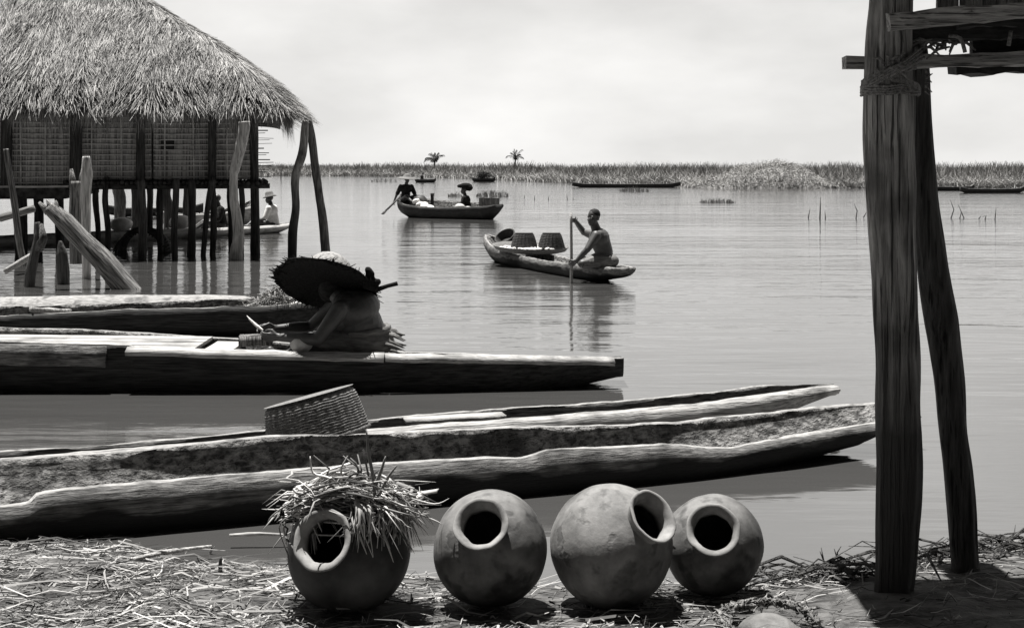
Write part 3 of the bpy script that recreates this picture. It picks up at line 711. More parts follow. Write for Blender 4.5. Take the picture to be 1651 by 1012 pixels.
# free-standing stakes and logs in front of the house
def stake(pix, Y, rad, mt, label, name='stake', n=16, extra=None, ridge=.14, jit=.1):
    p0 = P(*pix[0], Y); p0.z = 0; m = MB(); pts = [P(x, y, Y)-p0 for x, y in pix]
    m.tube(pts, rad, n, jit, ridge, sub=6)
    if extra: extra(m, p0)
    rot = align(pts[-1]-pts[0]); ri = rot.inverted(); m.v = [tuple(ri@V(v)) for v in m.v]     # grain runs along the stake
    o = m.build(name, M[mt]); o.location = p0; o.rotation_euler = rot.to_euler(); return tag(o, label, 'post', 'stakes and logs standing before the house')
stake([(140,485),(140,440),(139,370),(138,320),(140,280),(139,252)], 20.6, [.07,.065,.066,.075,.085,.05], 'postpale', 'tall white barkless stake standing upright before the mat wall')
def fork(m, o):
    m.tube([P(119,310,20.9)-o, P(117,290,20.9)-o, P(115,272,20.9)-o], [.06,.05,.02], 10, .1, .1); m.tube([P(131,310,20.9)-o, P(133,285,20.9)-o, P(134,268,20.9)-o], [.06,.05,.02], 10, .1, .1)
stake([(127,425),(126,380),(125,340),(125,292)], 20.9, [.12,.125,.12,.1], 'eavepost', 'grey split stump with a forked top touching the tall white stake', 'forked_stump', extra=fork)
def splay(m, o):
    for a, b in (((78,342),(63,326)),((92,345),(90,323)),((84,340),(76,322))): m.tube([P(*a,18.9)-o, P(*b,18.9)-o], [.06,.018], 8, .15)
stake([(228,498),(205,468),(170,425),(130,385),(105,358),(78,335)], 18.9, [.16,.15,.14,.125,.12,.085], 'driftwood', 'thick split log leaning from the water up to the left', 'leaning_log', extra=splay, n=26)
stake([(46,480),(50,440),(57,405),(63,380),(60,358)], 19.2, [.07,.075,.06,.07,.035], 'postdark', 'knobbly dark crooked stump standing left of the leaning log', 'crooked_stump', extra=lambda m,o: m.tube([P(62,400,19.2)-o,P(70,385,19.1)-o,P(66,362,19.2)-o],[.07,.06,.03],10,.2))
stake([(103,482),(102,440),(100,410),(97,388)], 19.6, [.07,.08,.07,.015], 'postdark', 'short dark stump tapering to a point between crooked stump and white stake', 'pointed_stump')
stake([(40,430),(31,390),(24,330),(14,270),(10,240)], 21.5, [.05,.05,.05,.045,.04], 'driftwood', 'thin bowed pole rising at the far left edge', 'thin_pole')
stake([(8,438),(52,412)], 20., [.04,.045], 'pale', 'pale stick slanting low over the water at the far left', 'slanting_stick')
stake([(0,352),(55,336)], 22., [.06,.06], 'eavepost', 'short grey rail nailed across at the far left', 'cross_rail')

# ------------------------------------------------------------------ canoe, goods and traps behind the stilts
cA = V((-10.6,28.3,0)); cB = V((-5.45,34.75,0)); a5 = math.atan2(cB.y-cA.y, cB.x-cA.x); Lc = (cB-cA).length
st = [(-1.5,.3,.3,.2,.2,-.1),(0,.36,.36,.2,.2,-.1),(Lc*.5,.36,.36,.2,.2,-.1),(Lc*.85,.3,.3,.19,.19,-.08),(Lc*.96,.18,.18,.2,.2,0),(Lc,.08,.08,.22,.22,.1)]
dugout(cA, a5, st, 'long dugout full of goods moored behind the house stilts', seed=31, mats=('pale','hull_in','rim'), bulge=.12, e=.9)
def under(s, y, z): return cA+V((math.cos(a5)*s-math.sin(a5)*y, math.sin(a5)*s+math.cos(a5)*y, z))
for (px_, py_, r, lab) in ((195,352,.2,'bulging pale sack in the moored dugout under the pole floor, left one'),(291,351,.21,'bulging pale sack in the moored dugout seen between the middle stilts')):
    d = (px_-CX)/F; s_ = (d*cA.y-cA.x)/(math.cos(a5)-d*math.sin(a5)); q = under(s_, 0, .26)
    m = MB(); m.ell((0,0,.08),(r*1.35,r,r*.8)); m.ell((r*1.1,0,.1),(r*.4,r*.4,r*.4)); o = m.remesh('sack', M['gourd'], None, .02, 6); o.location = q; o.rotation_euler = (0,0,a5); tag(o, lab, 'sack', 'sacks in the moored dugout')
st = [(-1.6,.1,.1,.45,.45,.2),(-1.2,.32,.32,.36,.36,0),(0,.4,.4,.34,.34,-.1),(1.2,.32,.32,.5,.5,0),(1.6,.1,.1,.7,.7,.25)]
dugout((-8.1,38,0), R(50), st, 'pale dugout with raised bow floating in the bright water behind the house', seed=41, mats=('pale','hull_in','rim'))
dugout((-11.3,45,0), R(15), [(-1.5,.06,.06,.4,.4,.1),(-1,.25,.25,.28,.28,0),(1,.25,.25,.28,.28,0),(1.5,.06,.06,.42,.42,.12)], 'small dark dugout glimpsed between the stilts far behind the house', seed=42, mats=('wet','hull_in','rim'))
m = MB(); cc = P(232, 405, 26.9); rr = .5
for k in range(15):
    s = k/14; r = rr*(1-.25*abs(s-.5)); yy = lerp(-.35,.35,s)
    m.tube([(math.cos(t)*r, yy, math.sin(t)*r) for t in [math.pi*i/20 for i in range(21)]], .013, 5)
for k in range(25):
    t = math.pi*k/24; m.tube([(math.cos(t)*rr*.98,-.35,math.sin(t)*rr*.76),(math.cos(t)*rr,0,math.sin(t)*rr),(math.cos(t)*rr*.98,.35,math.sin(t)*rr*.76)], .013, 5)
o = m.build('fish_trap', M['slatdark']); o.location = (cc.x, cc.y, -.03); tag(o, 'dark half-round cage of bent sticks standing in the water under the house', 'fish trap')

# ------------------------------------------------------------------ people
def hand(m, w, f, nrm, curl=.9, s=1., flip=1):
    """w wrist, f direction of the fingers, nrm side the palm faces"""
    f = V(f).normalized(); nrm = V(nrm); nrm = (nrm-f*nrm.dot(f)).normalized(); sd = f.cross(nrm)*flip; w = V(w)
    for k in range(4):
        b = w+sd*(k-1.5)*.010*s; kn = w+f*.085*s*(1-.05*abs(k-1.3))+sd*(k-1.5)*.019*s
        m.cap(b, .015*s, kn, .0115*s, 10)
        ln = (.040,.046,.043,.033)[k]*s; p = kn; a = 0
        for j, (q, r) in enumerate(((1,.0098),(.72,.0088),(.55,.0078))):
            a += curl*(.75,1.,.7)[j]; d = f*math.cos(a)+nrm*math.sin(a); e = p+d*ln*q; m.cap(p, r*s, e, r*.92*s, 8); p = e
    b = w+f*.02*s-sd*.018*s; t1 = b+(f*.55-sd*.55+nrm*.35).normalized()*.045*s; t2 = t1+(f*.8+nrm*(.3+.3*curl)+sd*.12).normalized()*.036*s; t3 = t2+(f*.8+nrm*.4*curl+sd*.3).normalized()*.026*s
    m.cap(b, .015*s, t1, .0125*s, 10); m.cap(t1, .0115*s, t2, .0105*s, 10); m.cap(t2, .0105*s, t3, .009*s, 10)
def head(m, c, fwd, s=1., upv=V((0,0,1))):
    f = V(fwd).normalized(); u = (V(upv)-f*V(upv).dot(f)).normalized(); r = f.cross(u); mt = Matrix((r, f, u)).transposed(); c = V(c)
    q = lambda x, y, z: c+mt@V((x,y,z))*s
    m.ell(q(0,-.012,.03), (.073*s,.092*s,.088*s), mt, 24, 16); m.ell(q(0,.026,-.035), (.056*s,.066*s,.078*s), mt, 20, 14)
    m.ell(q(0,.055,-.085), (.03*s,.028*s,.025*s), mt)                                    # chin
    m.cap(q(0,.08,.0), .011*s, q(0,.096,-.026), .014*s); m.ell(q(0,.09,-.03), (.02*s,.012*s,.010*s), mt)   # nose
    m.ell(q(0,.083,-.058), (.027*s,.014*s,.008*s), mt); m.ell(q(0,.081,-.071), (.025*s,.014*s,.008*s), mt)  # lips
    for k in (-1,1):
        m.ell(q(k*.032,.066,.02), (.026*s,.014*s,.009*s), mt); m.ell(q(k*.04,.056,-.025), (.02*s,.02*s,.018*s), mt)
        m.ell(q(k*.074,-.012,-.01), (.009*s,.02*s,.032*s), mt)
    return q, mt
# woman in the wide hat
wo = thing('person', (-1.2,10.62,.2), 0, 'person under an enormous dark straw hat, sitting bent over handwork in the planked canoe', 'person')
wl = V(wo.location)
m = MB(); W = lambda x, y, z: V((x,y,z))-wl
pel, wai, che = W(-1.10,10.65,.34), W(-1.12,10.64,.45), W(-1.17,10.60,.565)
m.ell(pel, (.18,.17,.13)); m.cap(pel+V((0,0,.03)), .165, wai, .155, 20); m.ell(W(-1.155,10.63,.47), (.185,.17,.14))
m.ell(che, (.195,.19,.135), Matrix.Rotation(R(-22),3,'Y'), 24, 16); m.cap(wai, .155, che, .155, 20)
m.ell(W(-1.22,10.60,.615), (.12,.18,.09)); m.cap(W(-1.25,10.66,.63), .075, W(-1.38,10.77,.70), .058)
ns, ne, nw = W(-1.26,10.42,.59), W(-1.415,10.36,.375), W(-1.71,10.43,.385)
m.cap(ns, .068, (ns+ne)/2, .056); m.cap((ns+ne)/2, .056, ne, .046); m.cap(ne, .046, lerp(ne,nw,.35), .047); m.cap(lerp(ne,nw,.35), .047, nw, .027)
fs, fe, fw = W(-1.33,10.80,.60), W(-1.54,10.88,.41), W(-1.79,10.76,.41)
m.cap(fs, .06, (fs+fe)/2, .052); m.cap((fs+fe)/2, .052, fe, .042); m.cap(fe, .042, lerp(fe,fw,.35), .042); m.cap(lerp(fe,fw,.35), .042, fw, .026)
m.ell(W(-1.29,10.50,.50), (.075,.07,.08)); m.ell(W(-1.31,10.72,.50), (.075,.07,.08))
hand(m, nw, (-1,.12,-.05), (.15,.8,.3), .55, 1., 1); hand(m, fw, (-1,-.15,.05), (0,-.8,-.3), .7, 1., -1)
for y0, y1 in ((10.52,10.45),(10.78,10.82)):                            # legs stretched along the canoe
    k, a = W(-1.5,y1,.27), W(-1.78,y1,.17); m.cap(pel+V((-.08,(y0-10.65)*.6,-.05)), .095, k, .062); m.cap(k, .06, lerp(k,a,.4), .055); m.cap(lerp(k,a,.4), .055, a, .035); m.cap(a+V((0,0,-.01)), .035, a+V((-.06,0,.07)), .028)
q, mt = head(m, W(-1.39,10.78,.755), (-.45,.8,-.4), .96)
m.remesh('body', M['skin'], wo, .0055, 3)
m = MB(); m.ell(q(0,-.01,.02), (.092,.108,.105), mt, 24, 16); m.ell(q(0,-.05,-.05), (.088,.075,.085), mt); m.ell(q(0,.025,-.05), (.078,.088,.1), mt); m.cap(q(0,-.03,-.06),.085,W(-1.34,10.74,.69),.078); m.remesh('head_shade_cover', M['clothdark'], wo, .008, 2)  # dark cover added so the head reads as shaded under the hat
m = MB(); m.ell(pel+V((0,0,-.02)), (.225,.2,.12)); m.cap(pel+V((.02,0,-.05)), .16, W(-1.42,10.52,.29), .105); m.cap(pel+V((.02,0,-.05)), .16, W(-1.42,10.76,.29), .105)
m.tube([pel+V((math.cos(a)*.175, math.sin(a)*.17, .075+.02*math.sin(a+1))) for a in [2*math.pi*i/24 for i in range(25)]], .022, 8, .3)
for k in range(14):
    y = rnd.uniform(-.14,.12); z = rnd.uniform(-.08,.07); m.tube([pel+V((.16,y,z)), pel+V((.22,y-.01,z-.01)), pel+V((rnd.uniform(.25,.33),y-.02,z-.02-rnd.uniform(0,.04)))], [.022,.014,.006], 6, .2)
m.remesh('wrap_skirt', M['cloth'], wo, .008, 2)
m = MB(); hm = Matrix.Translation(W(-1.385,10.66,.795))@align((.14,.55,.82)).to_4x4()
n = 20; prof = [(.001,-.02)]+[(.385*i/n, -.02-.055*(i/n)**2+.01*(i/n)) for i in range(1,n+1)]+[(.392,-.055),(.385,-.05)]+[(.385*i/n, -.005-.05*(i/n)**2) for i in range(n,5,-1)]
def hd(th, i, z): return .012*nz(math.cos(th)*5, math.sin(th)*5, i*.3)*(i/10)
m.lathe(prof, 80, hm, hd)
for k in range(260):
    a = rnd.uniform(0,2*math.pi); r0 = .355; p = hm@V((math.cos(a)*r0, math.sin(a)*r0, -.055)); 
    e = hm@V((math.cos(a+rnd.gauss(0,.12))*rnd.uniform(.385,.412), math.sin(a+rnd.gauss(0,.12))*.4, -.055+rnd.uniform(-.03,.02))); m.tube([p,e],[.006,.002],4)
m.build('hat_brim', M['hat'], wo)
m = MB(); m.lathe([(.18,-.02),(.17,.06),(.15,.13),(.11,.17),(.055,.19),(.001,.195)], 48, hm, lambda th,i,z: .008*nz(math.cos(th)*3,math.sin(th)*3,z*20)); m.build('hat_crown', M['hatpale'], wo)
m = MB()
for k in range(34):
    q0 = P(598+rnd.gauss(0,6), 455+rnd.gauss(0,6), 10.5)-wl; m.ell(q0, (.022+.015*rnd.random(),.03,.02+.015*rnd.random()), Matrix.Rotation(rnd.random()*3,3,'Y'), 8, 6)
m.remesh('hat_tassel', M['hat'], wo, .01, 1)
m = MB(); m.tube([P(605,468,10.5)-wl, P(625,461,10.5)-wl, P(641,457,10.5)-wl], [.02,.014,.016], 8, .2); m.build('hat_stick', M['hat'], wo)
g = P(486,556,10.42); m = MB(); m.lathe([(.001,-.06),(.05,-.055),(.078,-.02),(.085,.015),(.075,.05),(.045,.075),(.001,.083)], 32); o = m.build('calabash', M['gourd']); o.location = g; tag(o, 'round white calabash on the gunwale in front of the hatted person', 'calabash')
m = MB(); m.beam((-.12,0,0),(.12,.02,.0),.12,.075,4,.006); o = m.build('wooden_block', M['driftwood']); o.location = P(412,549,10.55); tag(o, 'small wooden work block under the hands of the hatted person', 'block')
m = MB(); m.tube([(.06,0,-.03),(.02,0,.0),(-.03,0,.045),(-.06,0,.08)], [.012,.022,.016,.003], 10, flat=.5, sub=4); o = m.build('fish', M['white']); o.location = P(411,526,10.56); tag(o, 'pale pointed piece, like a small fish, held in the hands of the hatted person', 'fish')

# paddling man
mo = thing('person', (1.25,20.0,.15), 0, 'bare-chested paddler with a wrapped cloth, kneeling in the stern and gripping an upright pole', 'person'); ml = V(mo.location)
m = MB(); Q = lambda px, py, Y: P(px, py, Y)-ml
pel = Q(972,419,20.0); wai = Q(974,405,20.0); che = Q(966,385,20.0); nk = Q(960,370,20.0)
m.ell(pel, (.165,.15,.12)); m.cap(pel, .135, wai, .125, 18); m.cap(wai, .125, che, .145, 18); m.ell(Q(966,384,20), (.15,.18,.145)); m.ell(Q(965,377,20), (.10,.195,.08)); m.cap(Q(962,372,20), .07, Q(958,361,19.99), .06)
s1, e1, w1 = Q(961,380,19.82), Q(947,402,19.72), Q(929,421,19.72)          # near arm, low
m.cap(s1, .072, (s1+e1)/2, .06); m.cap((s1+e1)/2, .06, e1, .047); m.cap(e1, .043, lerp(e1,w1,.3), .043); m.cap(lerp(e1,w1,.3), .043, w1, .027)
s2, e2, w2 = Q(957,379,20.17), Q(941,374,20.3), Q(926,354,20.1)            # far arm, high
m.cap(s2, .07, (s2+e2)/2, .06); m.cap((s2+e2)/2, .06, e2, .047); m.cap(e2, .043, lerp(e2,w2,.3), .043); m.cap(lerp(e2,w2,.3), .043, w2, .027)
hand(m, w1, Q(922,426,19.74)-w1, (-.1,.9,.2), 1.0, 1.05, 1); hand(m, w2, Q(922,347,19.95)-w2, (-.2,-.9,.1), 1.0, 1.05, -1)
for dy in (-.13,.13):                                                     # kneeling legs
    k = Q(938,424,20.0)+V((0,dy*1.2,0)); a = Q(978,430,20)+V((0,dy,0)); m.cap(pel+V((-.03,dy*.6,-.02)), .088, k, .062); m.cap(k, .058, lerp(k,a,.4), .052); m.cap(lerp(k,a,.4), .052, a, .035); m.cap(a, .034, a+V((.14,0,-.0)), .028)
q, mt = head(m, Q(957,351,19.97), (-.72,-.66,-.06), 1.04)
m.remesh('body', M['skin'], mo, .0065, 3)
m = MB(); m.ell(q(0,-.018,.043), (.079,.094,.083), mt, 22, 14)
m.v = [v for v in m.v]; hb = m.remesh('hair', M['hair'], mo, .008, 1)
for k in (-1,1):
    m = MB(); m.ell(q(k*.031,.072,.002), (.013,.010,.007), mt, 10, 8); m.build('eye', M['eye'], mo)
m = MB(); m.ell(pel+V((.0,0,-.015)), (.23,.21,.13)); 
for dy in (-.13,.13): m.cap(pel+V((-.02,dy*.6,-.02)), .12, Q(944,424,20.0)+V((0,dy,0)), .085)
for k in range(7): m.tube([pel+V((.1-.03*k,-.17,.06)), pel+V((-.02-.045*k,-.2,-.02)), pel+V((-.08-.04*k,-.2,-.09))], [.018,.022,.014], 7)
m.remesh('wrap_cloth', M['cloth'], mo, .009, 2)
m = MB(); m.tube([(0,0,-.45),(0.003,0,.2),(0,.06,.98)], [.021,.022,.018], 10, .05, sub=5); o = m.build('punt_pole', M['deck']); pp = P(921,440,19.8); o.location = (pp.x,pp.y,0); tag(o, 'pale upright pole held in the water by the bare-chested paddler', 'pole')
# his canoe
pA = V((-.37,24.8,0)); pB = V((1.56,19.5,0)); a6 = math.atan2(pB.y-pA.y, pB.x-pA.x); Lp = (pB-pA).length
st = [(-.22,.03,.03,.42,.42,.3),(.15,.16,.16,.37,.37,.08),(.7,.26,.26,.28,.28,-.05),(2.,.29,.29,.2,.2,-.1),(3.4,.29,.29,.19,.19,-.1),(4.4,.26,.26,.21,.21,-.08),(4.9,.21,.21,.225,.225,-.0),(Lp-.08,.17,.17,.235,.235,.1),(Lp+.02,.06,.06,.24,.24,.17),(Lp+.16,.045,.045,.24,.24,.17)]
dugout(pA, a6, st, 'dugout with a raised bow carrying two upturned baskets and the bare-chested paddler', seed=51, nzamp=.006, th=.035, endfill=(.3,.4), mats=('hull','hull_in','rim'), bulge=.04)
# tray and baskets on it
ty = P(855, 402, 23.2)
m = MB(); m.lathe([(.001,0),(.5,0),(.56,.02),(.6,.06),(.625,.065),(.61,.045),(.57,-.005),(.5,-.025),(.001,-.03)], 60, None, lambda th,i,z: .01*nz(math.cos(th)*6,math.sin(th)*6,i)+.006*math.sin(th*50))
o = m.build('wicker_tray', M['wick']); o.location = ty; o.rotation_euler = (R(3),R(2),0); tag(o, 'wide round wicker tray lying across the paddler\'s canoe beneath the baskets', 'tray')
for px_, lab in ((845,'upturned brown basket on the tray, the one nearer the bow'),(889,'upturned brown basket on the tray, the one nearer the paddler')):
    b = basket_mb(.15, .225, .25, 20, 10, .005); b.v = [(v[0],v[1],.265-v[2]) for v in b.v]; b.f = [f[::-1] for f in b.f]
    o = b.build('upturned_basket', M['wickdark']); q0 = P(px_, 399, 23.1); o.location = (q0.x,q0.y,ty.z+.01); tag(o, lab, 'basket', 'upturned baskets on the tray')
m = MB()
for _ in range(260):
    a = rnd.uniform(0,6.3); r = .5*rnd.random()**.5; p = V((math.cos(a)*r, math.sin(a)*r, .02+.02*rnd.random())); m.ell(p, (.035,.03,.014), Matrix.Rotation(rnd.random()*3,3,'Z'), 7, 5)
o = m.build('white_morsels', M['white']); o.location = ty; tag(o, 'white flakes of food spread over the wicker tray', 'food', kind='stuff')
b = basket_mb(.13,.18,.11,22,8,.004); o = b.build('bowl_basket', M['wickdark']); o.location = P(818,388,24.1); o.rotation_euler = (R(38),R(-12),R(-25)); tag(o, 'shallow dark basket tipped on its side behind the tray near the bow', 'basket')

# boat with two people farther out
bA = P(644,345,44.8); bB = P(803,345,42.4); bA.z = bB.z = 0; a7 = math.atan2(bB.y-bA.y, bB.x-bA.x); Lb = (bB-bA).length
def BL(s, y, z): return bA+V((math.cos(a7)*s-math.sin(a7)*y, math.sin(a7)*s+math.cos(a7)*y, z))
st = [(0,.06,.06,.6,.72,.45),(.2,.3,.3,.52,.66,.12),(.6,.48,.48,.42,.58,-.05),(1.4,.55,.55,.345,.52,-.15),(2.4,.52,.52,.35,.5,-.15),(Lb-.35,.38,.38,.4,.48,-.05),(Lb-.1,.27,.27,.43,.46,.15),(Lb+.03,.2,.2,.45,.46,.3)]
dugout(bA, a7, st, 'deep round-bellied wooden boat with two people out on the open water', seed=61, nzamp=.006, th=.04, endfill=(.25,.25), mats=('wet','hull_in','hull'), bulge=.05)
def sitter(loc, faceang, label, sk='skin', top=None, armpose=None, s=1., vox=.012):
    o = thing('person', loc, faceang, label, 'person'); m = MB()
    m.ell((0,0,.1),(.13,.17,.12)); m.cap((0,0,.1),.12,(.03,0,.3),.11,16); m.ell((.05,0,.42),(.12,.18,.14)); m.ell((.05,0,.5),(.08,.2,.07)); m.cap((.06,0,.52),.06,(.08,0,.62),.055)
    h = []
    for k in (-1,1):
        sh = V((.05,k*.19,.49)); el, wr = armpose[0 if k < 0 else 1] if armpose else (V((.12,k*.27,.24)), V((.36,k*.14,.2)))
        el, wr = V(el), V(wr); m.cap(sh,.06,el,.043); m.cap(el,.043,wr,.027); hand(m, wr, wr-el, (0,-k,-.2), .8, 1.1, -k)
        kn = V((.38,k*.16,.2)); an = V((.62,k*.12,.05)); m.cap((.02,k*.09,.08),.09,kn,.062); m.cap(kn,.06,an,.036); m.cap(an,.036,an+V((.12,0,-.01)),.03)
    q, mt = head(m, (.11,0,.72), (1,0,-.08)); m.remesh('body', M[sk], o, vox, 3)
    if top:
        m = MB(); m.cap((0,0,.06),.155,(.03,0,.3),.14,16); m.ell((.05,0,.42),(.145,.205,.16)); m.ell((.05,0,.49),(.1,.22,.085))
        for k in (-1,1):
            sh = V((.05,k*.19,.49)); el = V((armpose[0 if k < 0 else 1] if armpose else (V((.12,k*.27,.24)),0))[0]); m.cap(sh,.078,lerp(sh,el,.85),.065)
        m.remesh('shirt', M[top], o, vox, 3)
    return o, q
def hat(o, c, r, h, mt='hatpale', tilt=(0,0,1), under='hat'):
    mm = Matrix.Translation(c)@align(tilt).to_4x4(); m = MB()
    m.lathe([(.001,h),(.06,h*.97),(.1,h*.6),(.12,.0),(r*.7,-.02),(r,-.045),(r,-.055),(r*.7,-.035),(.11,-.02)], 36, mm); return m.build('hat', M[mt], o)
o, q = sitter(BL(.25,.0,.46), a7+R(-20), 'person in a flat wide-brimmed hat steering at the left end of the round-bellied boat', top='clothdark', armpose=((V((.0,-.3,.25)),V((-.1,-.34,.05))),(V((.14,.27,.24)),V((.3,.1,.15)))))
hat(o, (.11,0,.80), .34, .1, 'wick', (.1,.02,1))
o, q = sitter(BL(2.72,.05,.14), a7+math.pi+R(25), 'dark-clothed person with a bundle on the head sitting at the right of the round-bellied boat', top='clothdark')
m = MB(); m.ell((.05,0,.86),(.2,.17,.09)); m.ell((.2,0,.85),(.12,.12,.06)); m.ell((-.06,.02,.8),(.12,.13,.1)); m.remesh('head_bundle', M['hat'], o, .015, 3)
m = MB(); m.tube([P(645,317,44.)-bA, P(632,330,43.6)-bA, P(622,340,43.4)-bA], [.03,.028,.03], 8); m.tube([P(624,338,43.45)-bA, P(617,345,43.3)-bA], [.05,.07], 10, flat=.25)
t = tag(m.build('paddle', M['postdark']), 'dark steering paddle dipping into the water left of the round-bellied boat', 'paddle'); t.location = bA
o = MB(); o.lathe([(.001,-.24),(.15,-.2),(.25,-.08),(.27,.03),(.22,.14),(.12,.2),(.11,.23),(.13,.25),(.1,.25),(.09,.2)], 36); o = o.build('water_jar', M['clay_dark']); o.location = BL(.95,-.12,.44); o.rotation_euler = (0,R(62),a7+R(180)); tag(o, 'big dark round jar lying in the round-bellied boat by the steersman', 'jar')
m = MB()
for k in range(9): m.ell((k*.075-.3, rnd.uniform(-.12,.12), .1-.028*k+rnd.uniform(-.03,.05)), (.13,.14,.08), Matrix.Rotation(rnd.uniform(-.5,.5),3,'Y'), 10, 8)
o = m.remesh('cloth_pile', M['white'], None, .018, 3); o.location = BL(1.3,-.28,.36); o.rotation_euler = (0,0,a7); tag(o, 'crumpled white cloth draped beside the dark jar in the round-bellied boat', 'cloth')
o = MB(); o.box((0,0,0),(.5,.36,.24),None,0,4,.012); o = o.build('wooden_crate', M['driftwood'], None, False); o.location = BL(Lb-.33,0,.53); o.rotation_euler = (0,0,a7); tag(o, 'grey wooden box standing in the right end of the round-bellied boat', 'crate')
m = MB(); m.ell((0,0,0),(.16,.16,.1)); m.ell((.2,.05,-.02),(.2,.12,.05)); o = m.remesh('calabash', M['gourd'], None, .015, 3); o.location = BL(2.7,-.28,.37); tag(o, 'white calabash heaped in front of the person with the head bundle', 'calabash')
m = MB(); m.tube([(0,0,-.2),(0,0,.1),(.0,0,.2)], [.05,.05,.07], 10, .1); o = m.build('jar_stopper', M['postdark']); o.location = BL(1.06,.35,.55); tag(o, 'dark upright peg on the far rim of the round-bellied boat', 'peg')

# seated person in white behind the house corner
d = (441-CX)/F; s_ = (d*cA.y-cA.x)/(math.cos(a5)-d*math.sin(a5)); q0 = under(s_, 0, .1)
o, q = sitter(q0, math.pi-.2, 'person in a white shirt and cap sitting in the stern of the moored dugout', top='white')
m = MB(); m.lathe([(.001,.13),(.07,.12),(.1,.08),(.105,.02),(.17,-.01),(.17,-.02),(.1,.0)], 28, Matrix.Translation((.1,0,.78))@Matrix.Rotation(R(12),4,'Y')); m.build('hat', M['wick'], o)
# dark seated person half hidden by the crooked stilt
d = (357-CX)/F; s_ = (d*cA.y-cA.x)/(math.cos(a5)-d*math.sin(a5)); q0 = under(s_, 0, .12)
o, q = sitter(q0, math.pi+.4, 'dark figure sitting in the moored dugout, half hidden by the crooked pale stilt', top='clothdark')

# ------------------------------------------------------------------ far bank, reeds, palms
SX = [-150,-75,-33,-14,-5,5,9,14,22,40,56,90,160]; SY = [260,230,205,190,165,128,112,106,100,97,90,84,80]
m = MB(); nx = 120; rows = [0,.6,4,20,80,600]
for i in range(nx+1):
    x = lerp(-150,160,i/nx); y = interp(x, SX, SY)+2*nz(x*.2,4)
    for k, d in enumerate(rows): m.v.append((x*(1+d/150), y+d, (-.15,.1,.2,.3,.3,.3)[k]))
for i in range(nx):
    for k in range(5): a = i*6+k; m.f.append([a,a+6,a+7,a+1]); m.m.append(0)
struct(m.build('far_bank', M['soil']))
m = MB()
def tuft(mb, x, y, h, n, sp, w):
    for _ in range(n):
        a = rnd.uniform(0,6.3); b = V((x+rnd.gauss(0,sp*.4), y+rnd.gauss(0,sp*.4), .02)); hh = h*rnd.uniform(.5,1.05)
        e = b+V((math.cos(a)*sp*.7, math.sin(a)*sp*.7, hh)); mid = (b+e)/2+V((-math.cos(a)*sp*.15,0,hh*.1)); mb.blade([b,mid,e], w*rnd.uniform(.6,1.3), V((1,rnd.uniform(-.6,.6),rnd.uniform(-.4,.4))))
for _ in range(15000):
    px_ = rnd.uniform(-20,1680); d = rnd.random()**2.4*48+.2; y = 150.
    for _k in range(12): y = interp((px_-CX)/F*y, SX, SY)         # walk out to the shoreline
    Y = y+d; x = (px_-CX)/F*Y
    big = nz(x*.09,Y*.05,2); edge = math.exp(-d/3.)
    h = (.55+1.25*(1-math.exp(-d/7))+.35*edge*max(0,big))*(1+.22*nz(x*.35,Y*.15))*(.97 if Y < 130 else 1.0)*rnd.choice((.7,.85,.95,1.0,1.04))*(1+.16*nz(x*.07,Y*.04,6))
    tuft(m, x, Y, h, 5, .7+.5*edge, .016+.0003*Y)
tag(m.build('reed_bed', M['reed'], None, False), 'dense belt of reeds and grass along the far shore', 'reeds', kind='stuff')

m = MB(); hc = G(1235, 303); 
def mound(x, y):
    u = x/5.2; a = .9*math.exp(-((u-.3)/.4)**2)+.6*math.exp(-((u+.25)/.3)**2)+.28*math.exp(-((u+.7)/.2)**2)
    return 2.0*a*max(0, 1-(y/2.6)**2)*(1+.15*nz(x*.8,y*.8))
for _ in range(11000):
    x, y = rnd.uniform(-6,6), rnd.uniform(-2.5,2.0); z = mound(x, y)
    if z < .05: continue
    cl = nz(x*1.1, y*1.1, 7)
    a = rnd.uniform(0,6.3); p = V((x,y,z*rnd.uniform(.75,1.))); Lh = rnd.uniform(.25,.7)
    q = p+V((math.cos(a)*Lh*.5, math.sin(a)*Lh*.4-.1, .18*rnd.random()+cl*.1)); e = q+V((math.cos(a)*Lh*.4, math.sin(a)*.2-.1, -.35*rnd.random()))
    m.blade([p,q,e], rnd.uniform(.014,.04), V((rnd.uniform(-1,1),rnd.uniform(-1,1),rnd.uniform(-.6,.6))))
g = MB()
for j in range(31):
    for i in range(61):
        x, y = lerp(-6,6,i/60), lerp(-2.6,2.2,j/30); m_ = mound(x,y)*.9; g.v.append((x,y,m_-.3+.1*nz(x*3,y*3)))
for j in range(30):
    for i in range(60): a = j*61+i; g.f.append([a,a+1,a+62,a+61]); g.m.append(0)
off = len(m.v); m.v += g.v; m.f += [[k+off for k in f] for f in g.f]; m.m += g.m
o = m.build('brush_heap', M['brush'], None, False); o.location = (hc.x,hc.y+1.5,.1); tag(o, 'big pale heap of dry brush and straw piled on the far shore', 'brush heap')

